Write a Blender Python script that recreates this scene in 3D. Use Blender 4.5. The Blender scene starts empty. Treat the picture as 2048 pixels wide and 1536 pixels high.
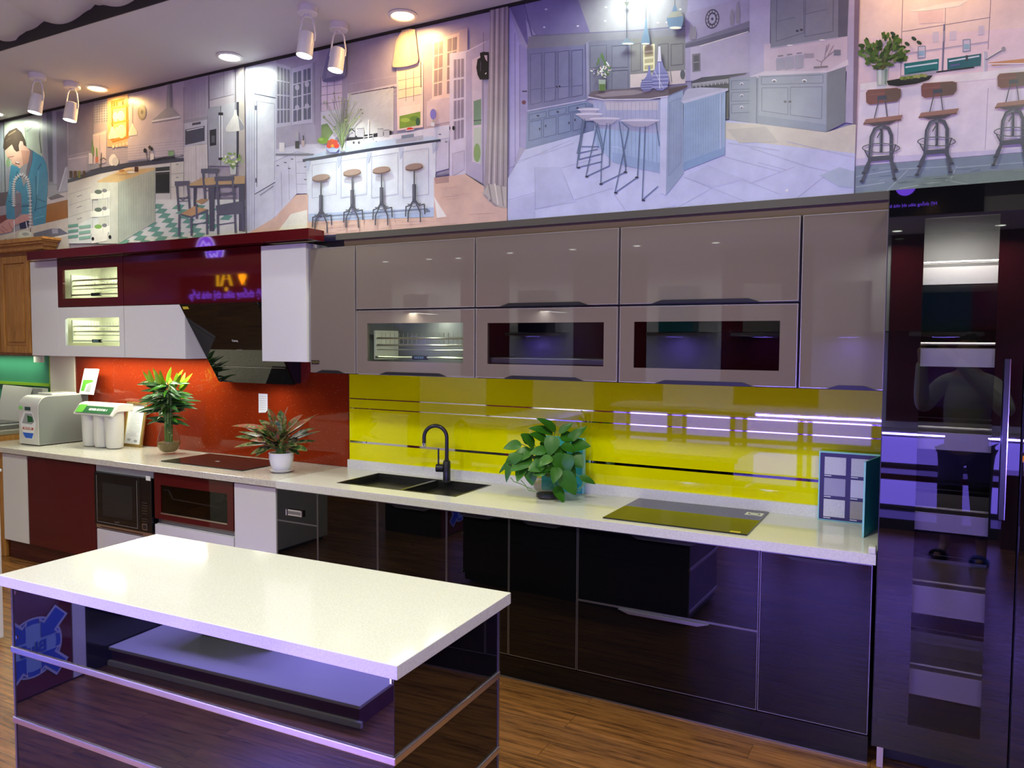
import bpy, bmesh, math, random
from mathutils import Vector, Matrix
random.seed(7)
SC = bpy.context.scene
COL = SC.collection
PI = math.pi

# ---------------------------------------------------------------- camera frame
CAM = Vector((0.16025513, -3.93366195, 1.68630597))
CY, CP, CR = math.radians(28.319371721), math.radians(-3.106096), math.radians(0.3563)
FPX = 1549.76
F_ = Vector((-math.sin(CY)*math.cos(CP), math.cos(CY)*math.cos(CP), math.sin(CP)))
R0 = Vector((math.cos(CY), math.sin(CY), 0))
U0 = R0.cross(F_)
R_ = R0*math.cos(CR) + U0*math.sin(CR)
U_ = -R0*math.sin(CR) + U0*math.cos(CR)
def ray(px, py): return F_ + R_*((px-1024)/FPX) - U_*((py-768)/FPX)
def aty(px, py, Y):
    d = ray(px, py); return CAM + d*((Y-CAM.y)/d.y)
def atz(px, py, Z):
    d = ray(px, py); return CAM + d*((Z-CAM.z)/d.z)
def xat(px, y, z):
    # x of the point with this y, z that stands at picture column px
    k = (px-1024)/FPX
    n = R_ - F_*k
    return CAM.x - (n.y*(y-CAM.y) + n.z*(z-CAM.z))/n.x

# ---------------------------------------------------------------- colours and materials
def lin(c):
    c = c/255.0
    return c/12.92 if c <= 0.04045 else ((c+0.055)/1.055)**2.4
def rgb(r, g, b): return (lin(r), lin(g), lin(b), 1)
MATS = {}
def mat(name, col, rough=0.5, metal=0.0, spec=0.5, emit=None, estr=0, trans=0, ior=1.5, coat=0, alpha=1, bump=None, vary=None):
    m = bpy.data.materials.new(name); m.use_nodes = True
    nt = m.node_tree; b = nt.nodes['Principled BSDF']
    b.inputs['Base Color'].default_value = col if len(col) == 4 else (*col, 1)
    b.inputs['Roughness'].default_value = rough
    b.inputs['Metallic'].default_value = metal
    b.inputs['Specular IOR Level'].default_value = spec
    b.inputs['IOR'].default_value = ior
    b.inputs['Transmission Weight'].default_value = trans
    b.inputs['Coat Weight'].default_value = coat
    b.inputs['Coat Roughness'].default_value = 0.02
    if emit:
        b.inputs['Emission Color'].default_value = emit if len(emit) == 4 else (*emit, 1)
        b.inputs['Emission Strength'].default_value = estr
    if bump or vary:
        tc = nt.nodes.new('ShaderNodeTexCoord')
        nz = nt.nodes.new('ShaderNodeTexNoise')
        sc, amt = bump or vary
        nz.inputs['Scale'].default_value = sc; nz.inputs['Detail'].default_value = 4
        nt.links.new(tc.outputs['Object'], nz.inputs['Vector'])
        if bump:
            bp = nt.nodes.new('ShaderNodeBump'); bp.inputs['Strength'].default_value = amt; bp.inputs['Distance'].default_value = 0.002
            nt.links.new(nz.outputs['Fac'], bp.inputs['Height']); nt.links.new(bp.outputs['Normal'], b.inputs['Normal'])
        if vary:
            mx = nt.nodes.new('ShaderNodeMixRGB'); mx.blend_type = 'MULTIPLY'; mx.inputs['Fac'].default_value = amt
            mx.inputs['Color1'].default_value = b.inputs['Base Color'].default_value
            nt.links.new(nz.outputs['Fac'], mx.inputs['Color2'])
            nt.links.new(mx.outputs['Color'], b.inputs['Base Color'])
    MATS[name] = m
    return m
def nodes_of(m): return m.node_tree, m.node_tree.nodes['Principled BSDF']

M = MATS
mat('taupe_glass', (.195, .158, .132), .02, vary=(3, .05))
mat('taupe_edge', (.55, .50, .48), .25, metal=.6)
mat('dark_gap', (.012, .011, .012), .4)
mat('black_glass', (.004, .004, .005), .015, spec=.5, ior=1.65)
mat('island_glass', (.004, .004, .006), .02, spec=.5, ior=1.8)
mat('base_glass', (.003, .003, .004), .015, spec=.5, ior=1.5)
mat('purifier_grey', (.15, .16, .152), .35)
mat('basket_steel', (.72, .70, .66), .48, metal=.75)
mat('black_matte', (.01, .01, .011), .35)
mat('black_satin', (.02, .02, .022), .22, bump=(300, .05))
mat('grey_profile', (.33, .33, .35), .3, metal=.9)
mat('chrome', (.8, .8, .82), .12, metal=1)
mat('brushed_chrome', (.85, .83, .86), .30, metal=1)
mat('steel', (.75, .73, .70), .28, metal=1, bump=(80, .06))
mat('red_gloss', (.085, .006, .008), .03, vary=(3, .05))
mat('red_dark', (.05, .005, .006), .04)
mat('white_gloss', (.72, .71, .72), .10)
mat('white_panel', (.75, .74, .74), .3)
mat('white_plastic', (.62, .62, .57), .3)
mat('cream', (.78, .76, .62), .4)
mat('cornice', (.075, .066, .058), .4)
mat('filler_brown', (.15, .095, .07), .3)
mat('grey_panel', (.36, .38, .37), .35)
mat('white_paper', (.8, .82, .82), .6)
mat('ink', (.12, .12, .12), .6)
mat('green_print', (.12, .45, .04), .4)
mat('dark_green_print', (.015, .12, .035), .4)
mat('lime_print', (.25, .8, .15), .4)
mat('blue_print', (.02, .12, .6), .4)
mat('lightblue_print', (.35, .55, .85), .4)
mat('red_print', (.45, .06, .04), .4)
mat('gold', (.55, .38, .12), .25, metal=.8)
mat('teal', (.03, .42, .45), .35)
mat('teal_dark', (.0, .15, .17), .3)
mat('teal_light', (.3, .72, .72), .4)
mat('navy_card', (.03, .025, .09), .4)
mat('leaf_green', (.045, .21, .012), .35, spec=.4, vary=(25, .5))
mat('leaf_dark', (.035, .12, .03), .4, spec=.3, vary=(25, .4))
mat('leaf_lime', (.33, .56, .02), .4, vary=(20, .3))
mat('stem_green', (.16, .3, .06), .5)
mat('stem_tan', (.35, .28, .12), .5)
mat('ceramic', (.78, .78, .80), .15, bump=(35, .5))
mat('soil', (.02, .015, .01), .9)
mat('hood_glass', (.006, .006, .006), .03)
mat('ceiling_paint', (.62, .60, .60), .7, bump=(4, .05))
mat('wave_paint', (.62, .60, .58), .6)
mat('lamp_white', (.75, .73, .73), .35)
mat('yellow_tag', (.75, .6, .05), .4)
mat('olive_glass', (.02, .02, .02), .02)
mat('skin', (.55, .34, .24), .5)
mat('sweater', (.62, .62, .60), .85, bump=(200, .2))
mat('trousers', (.03, .03, .05), .9)
mat('slipper_blue', (.03, .08, .5), .5)
mat('hair_black', (.008, .007, .007), .5)
mat('opp_white', (.62, .62, .66), .2)
mat('opp_maroon', (.11, .012, .02), .06)
mat('opp_dark', (.02, .02, .03), .1)
mat('lamp_warm', (1, .6, .2), .5, emit=(1, .72, .30), estr=14)
mat('lamp_cool', (1, 1, .9), .5, emit=(.93, 1, .86), estr=14)
mat('led_purple', (.2, .15, 1), .5, emit=(.22, .16, 1), estr=22)
mat('candle', (1, .3, .05), .5, emit=(1, .3, .03), estr=8)
mat('sign_yellow', (.75, .45, .02), .4, emit=(.9, .45, .01), estr=8)
mat('sign_purple', (.15, .05, .9), .4, emit=(.22, .08, 1), estr=8)
mat('sign_white', (.8, .8, .9), .4, emit=(.6, .45, 1), estr=9)
mat('screen_dark', (.03, .07, .07), .1)
mat('water', (.35, .33, .12), .05, trans=.6, ior=1.33)
mat('pebble', (.42, .36, .15), .5, vary=(60, .6))
mat('oak_side', (.30, .13, .03), .35)

def glassy(name, tint, refl_rough=.01, ior=1.5):
    # thin pane: see-through tint plus a fresnel reflection
    m = bpy.data.materials.new(name); m.use_nodes = True; nt = m.node_tree
    nt.nodes.clear()
    o = nt.nodes.new('ShaderNodeOutputMaterial'); t = nt.nodes.new('ShaderNodeBsdfTransparent'); g = nt.nodes.new('ShaderNodeBsdfGlossy')
    f = nt.nodes.new('ShaderNodeFresnel'); x = nt.nodes.new('ShaderNodeMixShader')
    t.inputs['Color'].default_value = (*tint, 1); g.inputs['Roughness'].default_value = refl_rough; f.inputs['IOR'].default_value = ior
    ge = nt.nodes.new('ShaderNodeNewGeometry'); iv = nt.nodes.new('ShaderNodeMath'); iv.operation = 'SUBTRACT'; iv.inputs[0].default_value = 1
    mu = nt.nodes.new('ShaderNodeMath'); mu.operation = 'MULTIPLY'
    nt.links.new(ge.outputs['Backfacing'], iv.inputs[1]); nt.links.new(iv.outputs[0], mu.inputs[0]); nt.links.new(f.outputs[0], mu.inputs[1]); nt.links.new(mu.outputs[0], x.inputs[0]); nt.links.new(t.outputs[0], x.inputs[1]); nt.links.new(g.outputs[0], x.inputs[2])
    nt.links.new(x.outputs[0], o.inputs[0]); MATS[name] = m; return m
glassy('pane_clear', (.82, .86, .82))
glassy('pane_smoke', (.66, .66, .68), .01, 1.55)
glassy('pane_dark', (.5, .5, .53), .01, 1.6)
glassy('vase_glass', (.90, .88, .84), .01, 1.45)

def mk_speckle(name, base, dark, scale, rough):
    m = mat(name, base, rough); nt, b = nodes_of(m)
    tc = nt.nodes.new('ShaderNodeTexCoord')
    v = nt.nodes.new('ShaderNodeTexVoronoi'); v.inputs['Scale'].default_value = scale
    r = nt.nodes.new('ShaderNodeValToRGB')
    e = r.color_ramp.elements
    e[0].position = .0; e[0].color = (*dark, 1); e[1].position = .30; e[1].color = (*base, 1)
    v2 = nt.nodes.new('ShaderNodeTexNoise'); v2.inputs['Scale'].default_value = scale*.6; v2.inputs['Detail'].default_value = 3
    mx = nt.nodes.new('ShaderNodeMixRGB'); mx.blend_type = 'MULTIPLY'; mx.inputs['Fac'].default_value = .35
    nt.links.new(tc.outputs['Object'], v.inputs['Vector']); nt.links.new(tc.outputs['Object'], v2.inputs['Vector'])
    nt.links.new(v.outputs['Distance'], r.inputs['Fac']); nt.links.new(r.outputs['Color'], mx.inputs['Color1'])
    nt.links.new(v2.outputs['Fac'], mx.inputs['Color2']); nt.links.new(mx.outputs['Color'], b.inputs['Base Color'])
    return m
mk_speckle('quartz_white', (.90, .90, .85), (.84, .84, .79), 260, .09)
mk_speckle('quartz_speckled', (.74, .70, .62), (.12, .09, .08), 85, .10)
mk_speckle('sample_a', (.7, .7, .72), (.5, .5, .55), 300, .4)
mk_speckle('sample_b', (.72, .72, .72), (.35, .42, .4), 220, .4)
mk_speckle('sample_c', (.42, .38, .30), (.2, .17, .13), 300, .4)
mat('sample_grey', (.35, .34, .45), .4)
mat('sample_pale', (.62, .6, .7), .4)

def mk_glitter():
    m = mat('red_glitter_glass', (.25, .025, .005), .03); nt, b = nodes_of(m)
    tc = nt.nodes.new('ShaderNodeTexCoord'); v = nt.nodes.new('ShaderNodeTexVoronoi'); v.inputs['Scale'].default_value = 55
    n = nt.nodes.new('ShaderNodeTexNoise'); n.inputs['Scale'].default_value = 2.5; n.inputs['Detail'].default_value = 5
    r = nt.nodes.new('ShaderNodeValToRGB'); e = r.color_ramp.elements
    e[0].position = .02; e[0].color = (.75, .45, .2, 1); e[1].position = .12; e[1].color = (.25, .025, .005, 1)
    mx = nt.nodes.new('ShaderNodeMixRGB'); mx.blend_type = 'MULTIPLY'; mx.inputs['Fac'].default_value = .25
    nt.links.new(tc.outputs['Object'], v.inputs['Vector']); nt.links.new(tc.outputs['Object'], n.inputs['Vector'])
    nt.links.new(v.outputs['Distance'], r.inputs['Fac']); nt.links.new(r.outputs['Color'], mx.inputs['Color1'])
    nt.links.new(n.outputs['Fac'], mx.inputs['Color2']); nt.links.new(mx.outputs['Color'], b.inputs['Base Color'])
mk_glitter()
mat('yellow_glass', (.82, .80, .0), .025, vary=(2, .04))
mat('mirror_strip', (.85, .85, .87), .03, metal=1)
mat('green_glass', (.06, .30, .18), .12, vary=(1.5, .4))
mat('lime_edge', (.25, .45, .02), .2)

def mk_wood(name, c1, c2, c3, scale=(1, 9, 9), rough=.3, planks=None):
    m = mat(name, c1, rough); nt, b = nodes_of(m); L = nt.links.new
    tc = nt.nodes.new('ShaderNodeTexCoord'); mp = nt.nodes.new('ShaderNodeMapping'); mp.inputs['Scale'].default_value = scale
    L(tc.outputs['Object'], mp.inputs['Vector'])
    n = nt.nodes.new('ShaderNodeTexNoise'); n.inputs['Scale'].default_value = 3; n.inputs['Detail'].default_value = 8; n.inputs['Roughness'].default_value = .7
    r = nt.nodes.new('ShaderNodeValToRGB'); e = r.color_ramp.elements
    e[0].position = .32; e[0].color = (*c2, 1); e[1].position = .68; e[1].color = (*c3, 1)
    k = e.new(.5); k.color = (*c1, 1)
    vec = mp.outputs['Vector']
    if planks:
        br = nt.nodes.new('ShaderNodeTexBrick')
        br.inputs['Scale'].default_value = 1; br.inputs['Brick Width'].default_value = planks[0]; br.inputs['Row Height'].default_value = planks[1]
        br.inputs['Mortar Size'].default_value = .0012; br.inputs['Color1'].default_value = (0, 0, 0, 1); br.inputs['Color2'].default_value = (1, 1, 1, 1)
        br.inputs['Mortar'].default_value = (.5, .5, .5, 1); br.offset = .37
        L(tc.outputs['Object'], br.inputs['Vector'])
        ad = nt.nodes.new('ShaderNodeVectorMath'); ad.operation = 'MULTIPLY_ADD'
        ad.inputs[1].default_value = (17, 9, 5); L(br.outputs['Color'], ad.inputs[0]); L(mp.outputs['Vector'], ad.inputs[2]); vec = ad.outputs[0]
    L(vec, n.inputs['Vector']); L(n.outputs['Fac'], r.inputs['Fac'])
    out = r.outputs['Color']
    if planks:
        mx = nt.nodes.new('ShaderNodeMixRGB'); mx.blend_type = 'MULTIPLY'
        fm = nt.nodes.new('ShaderNodeMath'); fm.operation = 'MULTIPLY'; fm.inputs[1].default_value = .6
        L(br.outputs['Fac'], fm.inputs[0]); L(fm.outputs[0], mx.inputs['Fac'])
        mx.inputs['Color2'].default_value = (.15, .08, .05, 1)
        L(out, mx.inputs['Color1']); out = mx.outputs['Color']
        m2 = nt.nodes.new('ShaderNodeMixRGB'); m2.blend_type = 'MULTIPLY'; m2.inputs['Fac'].default_value = .3
        L(out, m2.inputs['Color1']); L(br.outputs['Color'], m2.inputs['Color2']); out = m2.outputs['Color']
    L(out, b.inputs['Base Color'])
    if planks:
        bp = nt.nodes.new('ShaderNodeBump'); bp.inputs['Strength'].default_value = .35; bp.inputs['Distance'].default_value = .004
        L(n.outputs['Fac'], bp.inputs['Height']); L(bp.outputs['Normal'], b.inputs['Normal']); L(bp.outputs['Normal'], b.inputs['Coat Normal'])
    return m
mk_wood('floor_wood', (.25, .105, .028), (.075, .028, .008), (.38, .17, .05), (1.1, 14, 1), .26, (1.2, .13))
MATS['floor_wood'].node_tree.nodes['Principled BSDF'].inputs['Coat Weight'].default_value = .35
MATS['floor_wood'].node_tree.nodes['Principled BSDF'].inputs['Coat Roughness'].default_value = .16
mk_wood('oak', (.42, .19, .045), (.30, .125, .025), (.52, .26, .07), (14, 14, 1.2), .35)

# ---------------------------------------------------------------- mesh builder
class MB:
    def __init__(s): s.v = []; s.f = []; s.m = []; s.mats = []; s.sm = []
    def mi(s, name):
        if name not in s.mats: s.mats.append(name)
        return s.mats.index(name)
    def add(s, vs, fs, m, smooth=False):
        o = len(s.v); s.v += [Vector(v) for v in vs]; i = s.mi(m)
        for f in fs: s.f.append([o+k for k in f]); s.m.append(i); s.sm.append(smooth)
        return s
    def box(s, x0, x1, y0, y1, z0, z1, m):
        x0, x1 = sorted((x0, x1)); y0, y1 = sorted((y0, y1)); z0, z1 = sorted((z0, z1))
        vs = [(x0,y0,z0),(x1,y0,z0),(x1,y1,z0),(x0,y1,z0),(x0,y0,z1),(x1,y0,z1),(x1,y1,z1),(x0,y1,z1)]
        return s.add(vs, [(0,3,2,1),(4,5,6,7),(0,1,5,4),(1,2,6,5),(2,3,7,6),(3,0,4,7)], m)
    def prism(s, pts, d, m):
        # pts: planar ring of 3d points, extruded along vector d
        n = len(pts); d = Vector(d); a = [Vector(p) for p in pts]; b = [p+d for p in a]
        fs = [list(range(n))[::-1], [n+i for i in range(n)]] + [(i, (i+1) % n, n+(i+1) % n, n+i) for i in range(n)]
        return s.add(a+b, fs, m)
    def poly(s, pts, m): return s.add(pts, [list(range(len(pts)))], m)
    def lathe(s, prof, c, m, n=32, ax='z', cap=True):
        # prof: (radius, height) list
        c = Vector(c); vs = []
        for (r, h) in prof:
            for k in range(n):
                a = 2*PI*k/n
                p = Vector((r*math.cos(a), r*math.sin(a), h))
                if ax == 'y': p = Vector((r*math.cos(a), h, r*math.sin(a)))
                if ax == 'x': p = Vector((h, r*math.cos(a), r*math.sin(a)))
                vs.append(c+p)
        fs = []
        for j in range(len(prof)-1):
            for k in range(n): fs.append((j*n+k, j*n+(k+1) % n, (j+1)*n+(k+1) % n, (j+1)*n+k))
        if cap: fs += [list(range(n))[::-1], [(len(prof)-1)*n+k for k in range(n)]]
        return s.add(vs, fs, m, True)
    def tube(s, pts, r, m, n=8, cap=True):
        pts = [Vector(p) for p in pts]; rs = r if isinstance(r, (list, tuple)) else [r]*len(pts)
        vs = []; prev = None
        for i, p in enumerate(pts):
            t = (pts[min(i+1, len(pts)-1)] - pts[max(i-1, 0)]).normalized()
            if prev is None:
                a = Vector((0, 0, 1)) if abs(t.z) < .9 else Vector((1, 0, 0)); u = t.cross(a).normalized()
            else: u = (prev - t*prev.dot(t)).normalized()
            prev = u; w = t.cross(u)
            for k in range(n):
                an = 2*PI*k/n; vs.append(p + (u*math.cos(an)+w*math.sin(an))*rs[i])
        fs = []
        for j in range(len(pts)-1):
            for k in range(n): fs.append((j*n+k, j*n+(k+1) % n, (j+1)*n+(k+1) % n, (j+1)*n+k))
        if cap: fs += [list(range(n))[::-1], [(len(pts)-1)*n+k for k in range(n)]]
        return s.add(vs, fs, m, True)
    def build(s, name, parent=None, bevel=0, seg=2, smooth_angle=35):
        off = wloc(parent)
        me = bpy.data.meshes.new(name)
        me.from_pydata([v-off for v in s.v], [], s.f)
        for mm in s.mats: me.materials.append(MATS[mm])
        me.polygons.foreach_set('material_index', s.m)
        bm = bmesh.new(); bm.from_mesh(me); bmesh.ops.recalc_face_normals(bm, faces=bm.faces); bm.to_mesh(me); bm.free()
        me.polygons.foreach_set('use_smooth', s.sm)
        if any(s.sm): me.set_sharp_from_angle(angle=math.radians(smooth_angle))
        me.update()
        o = bpy.data.objects.new(name, me); COL.objects.link(o)
        if parent: o.parent = parent
        if bevel:
            b = o.modifiers.new('bevel', 'BEVEL'); b.width = bevel; b.segments = seg; b.limit_method = 'ANGLE'; b.angle_limit = math.radians(40)
        return o
def wloc(o):
    v = Vector((0, 0, 0))
    while o: v += o.location; o = o.parent
    return v
def tag(o, label=None, cat=None, group=None, kind=None):
    if label: o['label'] = label
    if cat: o['category'] = cat
    if group: o['group'] = group
    if kind: o['kind'] = kind
    return o
def thing(name, label, cat, loc, group=None):
    o = bpy.data.objects.new(name, None); COL.objects.link(o); o.location = loc; o.empty_display_size = .05
    return tag(o, label, cat, group)
def bx(name, parent, x0, x1, y0, y1, z0, z1, m, bevel=0.0015):
    return MB().box(x0, x1, y0, y1, z0, z1, m).build(name, parent, bevel)
def struct(name, mb, **k):
    return tag(mb.build(name, **k), kind='structure')
def text(name, s, parent, loc, size, m, face='-y', bold=0, mirror=False, ext=.0008, align='CENTER', sx=1):
    cu = bpy.data.curves.new(name, 'FONT'); cu.body = s; cu.size = size; cu.extrude = ext; cu.align_x = align; cu.align_y = 'CENTER'; cu.offset = bold
    t = bpy.data.objects.new('tmp', cu); COL.objects.link(t)
    dg = bpy.context.evaluated_depsgraph_get(); dg.update()
    me = bpy.data.meshes.new_from_object(t.evaluated_get(dg)); bpy.data.objects.remove(t)
    me.materials.clear(); me.materials.append(MATS[m])
    if face == '-y': R = Matrix(((sx,0,0),(0,0,-1),(0,1,0)))        # reads from -y side
    elif face == '+y': R = Matrix(((-sx,0,0),(0,0,1),(0,1,0)))
    elif face == '+x': R = Matrix(((0,0,1),(sx,0,0),(0,1,0)))
    elif face == '-x': R = Matrix(((0,0,-1),(-sx,0,0),(0,1,0)))
    elif face == '+z': R = Matrix(((sx,0,0),(0,1,0),(0,0,1)))
    else: R = face
    off = Vector(loc) - wloc(parent)
    for v in me.vertices: v.co = R @ v.co + off
    o = bpy.data.objects.new(name, me); COL.objects.link(o); o.parent = parent
    return o
def area(name, loc, size, energy, col, rot=(0, 0, 0), sy=None, spread=PI):
    l = bpy.data.lights.new(name, 'AREA'); l.energy = energy; l.color = col; l.size = size
    if sy: l.shape = 'RECTANGLE'; l.size_y = sy
    else: l.shape = 'DISK'
    l.spread = spread
    o = bpy.data.objects.new(name, l); COL.objects.link(o); o.location = loc; o.rotation_euler = rot
    return o
# ================================================================ the room
ZC = 3.453            # underside of the ceiling band over the kitchens
YM = -0.28            # face of the wall panels that carry the printed kitchens
struct('floor', MB().box(-11, 3, -6.2, .2, -.1, 0, 'floor_wood'))
struct('wall_back', MB().box(-11, 3, .0, .12, 0, 3.7, 'white_panel'))
struct('wall_bulkhead', MB().box(-11, 3, YM, -.001, 2.326, ZC, 'white_panel'))
struct('wall_left', MB().box(-11.1, -11, -6.2, .2, 0, 3.7, 'opp_white'))
struct('wall_right', MB().box(3, 3.1, -6.2, .2, 0, 3.7, 'opp_white'))
struct('wall_front', MB().box(-11, 3, -6.2, -6.1, 0, 3.7, 'opp_white'))
YE = atz(175, 50, ZC).y
struct('ceiling', MB().box(-11, 3, YE, 0, ZC, ZC+.12, 'ceiling_paint'))
struct('trim_1', MB().box(-11, 3, YM-.012, YM, ZC-.016, ZC, 'dark_gap'))
# pressed wave panels of the raised ceiling
wv = MB(); n_x, n_y = 260, 60
cw = .50
for j in range(n_y+1):
    for i in range(n_x+1):
        x = -9 + i*9.5/n_x; y = YE - .004 - j*2.3/n_y
        u = (x/cw + .35*math.sin((y-YE)*3.0)) % 1.0
        v = ((y-YE)/.62 + .25*math.sin(x*2)) % 1.0
        h = .055*abs(math.sin(u*PI))**.6 + .035*u*(1-v) + .02*abs(math.sin((u*1.5+v)*PI))
        wv.v.append(Vector((x, y, ZC+.112-h*.9)))
k = wv.mi('wave_paint')
for j in range(n_y):
    for i in range(n_x):
        a = j*(n_x+1)+i; wv.f.append([a, a+1, a+n_x+2, a+n_x+1]); wv.m.append(k); wv.sm.append(True)
tag(wv.build('ceiling_wave', None), kind='structure')
struct('ceiling_high', MB().box(-11, 3, -6.2, YE, ZC+.13, ZC+.2, 'ceiling_paint'))
struct('ceiling_front', MB().box(-11, 3, -6.1, -4.55, 2.74, 2.86, 'ceiling_paint'))
struct('trim_2', MB().box(-11, 3, YE-.006, YE, ZC+.0, ZC+.13, 'dark_gap'))

# ================================================================ upper taupe cabinets
YU = -.36
def carcass(mb, x0, x1, y0, y1, z0, z1, m, t=.016):
    mb.box(x0, x1, y0, y1, z0, z0+t, m); mb.box(x0, x1, y0, y1, z1-t, z1, m)
    mb.box(x0, x0+t, y0, y1, z0+t, z1-t, m); mb.box(x1-t, x1, y0, y1, z0+t, z1-t, m)
    mb.box(x0+t, x1-t, y1-t, y1, z0+t, z1-t, m); return mb
def door(parent, x0, x1, z0, z1, yf, m, edge=None, win=None, pane='pane_clear', name='door', t=.02):
    # front face at yf, door goes back t; optional metal edge and a window
    y1 = yf+t
    b = MB()
    if win:
        a0, a1, c0, c1 = win
        b.box(x0, a0, yf, y1, z0, z1, m); b.box(a1, x1, yf, y1, z0, z1, m)
        b.box(a0, a1, yf, y1, z0, c0, m); b.box(a0, a1, yf, y1, c1, z1, m)
    else: b.box(x0, x1, yf, y1, z0, z1, m)
    d = b.build(name, parent, 0 if win else .0012)
    if edge:
        e = .0028
        q = MB().box(x0-e, x0, yf-.0008, y1, z0-e, z1+e, edge).box(x1, x1+e, yf-.0008, y1, z0-e, z1+e, edge)
        q.box(x0, x1, yf-.0008, y1, z0-e, z0, edge).box(x0, x1, yf-.0008, y1, z1, z1+e, edge)
        q.build('edge_trim', d)
    if win:
        MB().box(a0, a1, yf+.004, yf+.008, c0, c1, pane).build('window_pane', d)
    return d
def edge_handle(parent, xc, w, z, yf, m='black_matte', up=1, slope=.05, h=.017):
    # thin trapezoid pull lying on the door edge
    p = [(xc-w/2, yf-.012, z), (xc+w/2, yf-.012, z), (xc+w/2-slope, yf-.012, z+h*up), (xc-w/2+slope, yf-.012, z+h*up)]
    MB().prism(p, (0, .014, 0), m).build('handle', parent)

U = [-3.165, -2.808, -1.992, -1.178, -.346]
ZT, ZMID, ZB = 2.246, 1.867, 1.489
g = .0085
def up_unit(name, label, x0, x1, z0, z1, win=None, hx=None, hw=.3, inner='cream', group=None, edge='taupe_edge', pane='pane_smoke', hz=None):
    t = thing(name, label, 'cabinet', (x0, -.02, z0), group)
    b = MB(); carcass(b, x0+.001, x1-.001, YU+.022, -.002, z0+.001, z1-.001, 'dark_gap' if not win else inner)
    b.build('body', t)
    d = door(t, x0+g, x1-g, z0+g, z1-g, YU, 'taupe_glass', edge, win, pane)
    if hx is not None: edge_handle(d, hx, hw, z0+g-.004 if hz is None else hz, YU)
    return t
G1 = 'taupe glass wall cabinets over the yellow splashback'
up_unit('wall_cabinet', 'narrow tall taupe gloss wall cabinet beside the white cabinet', U[0], U[1], ZB, ZT, None, -3.0, .22, group=G1)
xs = [(U[1], U[2]), (U[2], U[3]), (U[3], U[4])]
nm = ['left', 'middle', 'right']
for i, (a, b) in enumerate(xs):
    up_unit('wall_cabinet', ['upper taupe flap-door cabinet above the dish rack window, without visible handle', 'upper taupe flap-door cabinet in the middle column above a windowed cabinet',
             'widest upper taupe flap-door cabinet, next to the tall taupe door on the right'][i], a, b, ZMID, ZT, None, None if i == 0 else (a+b)/2+.0, .50, group=G1)
wins = [(-2.725, -2.068, 1.570, 1.789), (-1.916, -1.255, 1.569, 1.786), (-1.099, -.426, 1.566, 1.787)]
for i, (a, b) in enumerate(xs):
    up_unit('wall_cabinet', ['lower taupe cabinet with a window showing a wire dish rack', 'lower taupe cabinet with a smoked window, middle one of three',
             'lower taupe cabinet with a smoked window, nearest the tall black cabinet'][i], a, b, ZB, ZMID, wins[i], (a+b)/2, .46, inner='grey_panel' if i == 0 else 'opp_dark', group=G1,
             pane='pane_clear' if i == 0 else ('pane_smoke' if i == 1 else 'pane_dark'))
up_unit('wall_cabinet', 'tall single-door taupe cabinet against the tall black cabinet', U[4], -.002, ZB, ZT, None, -.13, .20, group=G1)
# small brand plate on the narrow unit
pl = thing('name_plate', 'tiny gold plate stuck low on the narrow taupe door', 'sticker', (-3.14, YU-.001, 1.55))
MB().box(-3.152, -3.09, YU-.003, YU-.0008, 1.545, 1.568, 'black_satin').build('plate', pl)
text('lettering', 'KLEUN', pl, (-3.121, YU-.0035, 1.556), .018, 'gold')
tag(MB().box(-2.95, -.002, YM-.012, YM+.2, 2.246, 2.29, 'filler_brown').box(-3.0, 3, YM-.03, YM, 2.29, 2.326, 'cornice').build('trim_3', None), kind='structure')

# ---- dish racks

def dish_rack(x0, x1, z0, label, y0=YU+.05, plate=True, m='steel', prongs=20):
    t = thing('dish_rack', label, 'rack', ((x0+x1)/2, y0+.1, z0), 'pull-down dish racks inside the wall cabinets')
    for x in (x0+.012, x1-.012): MB().box(x-.006, x+.006, y0, y0+.22, z0+.02, z0+.19, 'cream').build('side_frame', t)
    r = MB()
    for (z, rr) in ((z0+.145, .0065), (z0+.105, .0065), (z0+.078, .0035)):
        for y in (y0+.01, y0+.18): r.tube([(x0+.02, y, z), (x1-.02, y, z)], rr, m, 6)
    r.build('rail', t)
    w = MB()
    for i in range(prongs):
        x = x0+.04 + (x1-x0-.08)*i/(prongs-1)
        w.tube([(x, y0+.03, z0+.105), (x, y0+.03, z0+.175)], .0016, m, 5)
        w.tube([(x, y0+.03, z0+.107), (x, y0+.17, z0+.107)], .0014, m, 4)
    w.build('wire', t)
    b = MB().tube([(x0+.02, y0+.0, z0+.035), (x1-.02, y0+.0, z0+.035)], .0075, m, 8)
    b.build('pull_bar', t)
    h = MB().box((x0+x1)/2-.05, (x0+x1)/2+.05, y0-.012, y0+.01, z0+.022, z0+.047, 'black_satin').build('grip', t, .004)
    if plate: text('lettering', 'HAZZLR', h, ((x0+x1)/2, y0-.0132, z0+.035), .017, 'lightblue_print')
    return t
dish_rack(-2.72, -2.05, ZB+.07, 'steel wire dish rack behind the window of the lower left taupe cabinet')
# chrome shelf inside the middle window
t = thing('glass_shelf', 'pale metal-edged shelf inside the middle smoked window', 'shelf', (-1.58, -.2, 1.58))
MB().box(-1.97, -1.20, -.333, -.03, 1.572, 1.602, 'grey_profile').build('shelf_board', t, .002)
area('shelf_fill', (-1.58, -.30, 1.845), .05, .6, (.9, .97, 1), (0, 0, 0), .6)  # added fill lamp without a fitting, brightens the shelf
area('rack_fill', (-2.4, -.28, 1.845), .05, 1.5, (1, .98, .85), (0, 0, 0), .6)  # added fill lamp, brightens the dish rack from above

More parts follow.
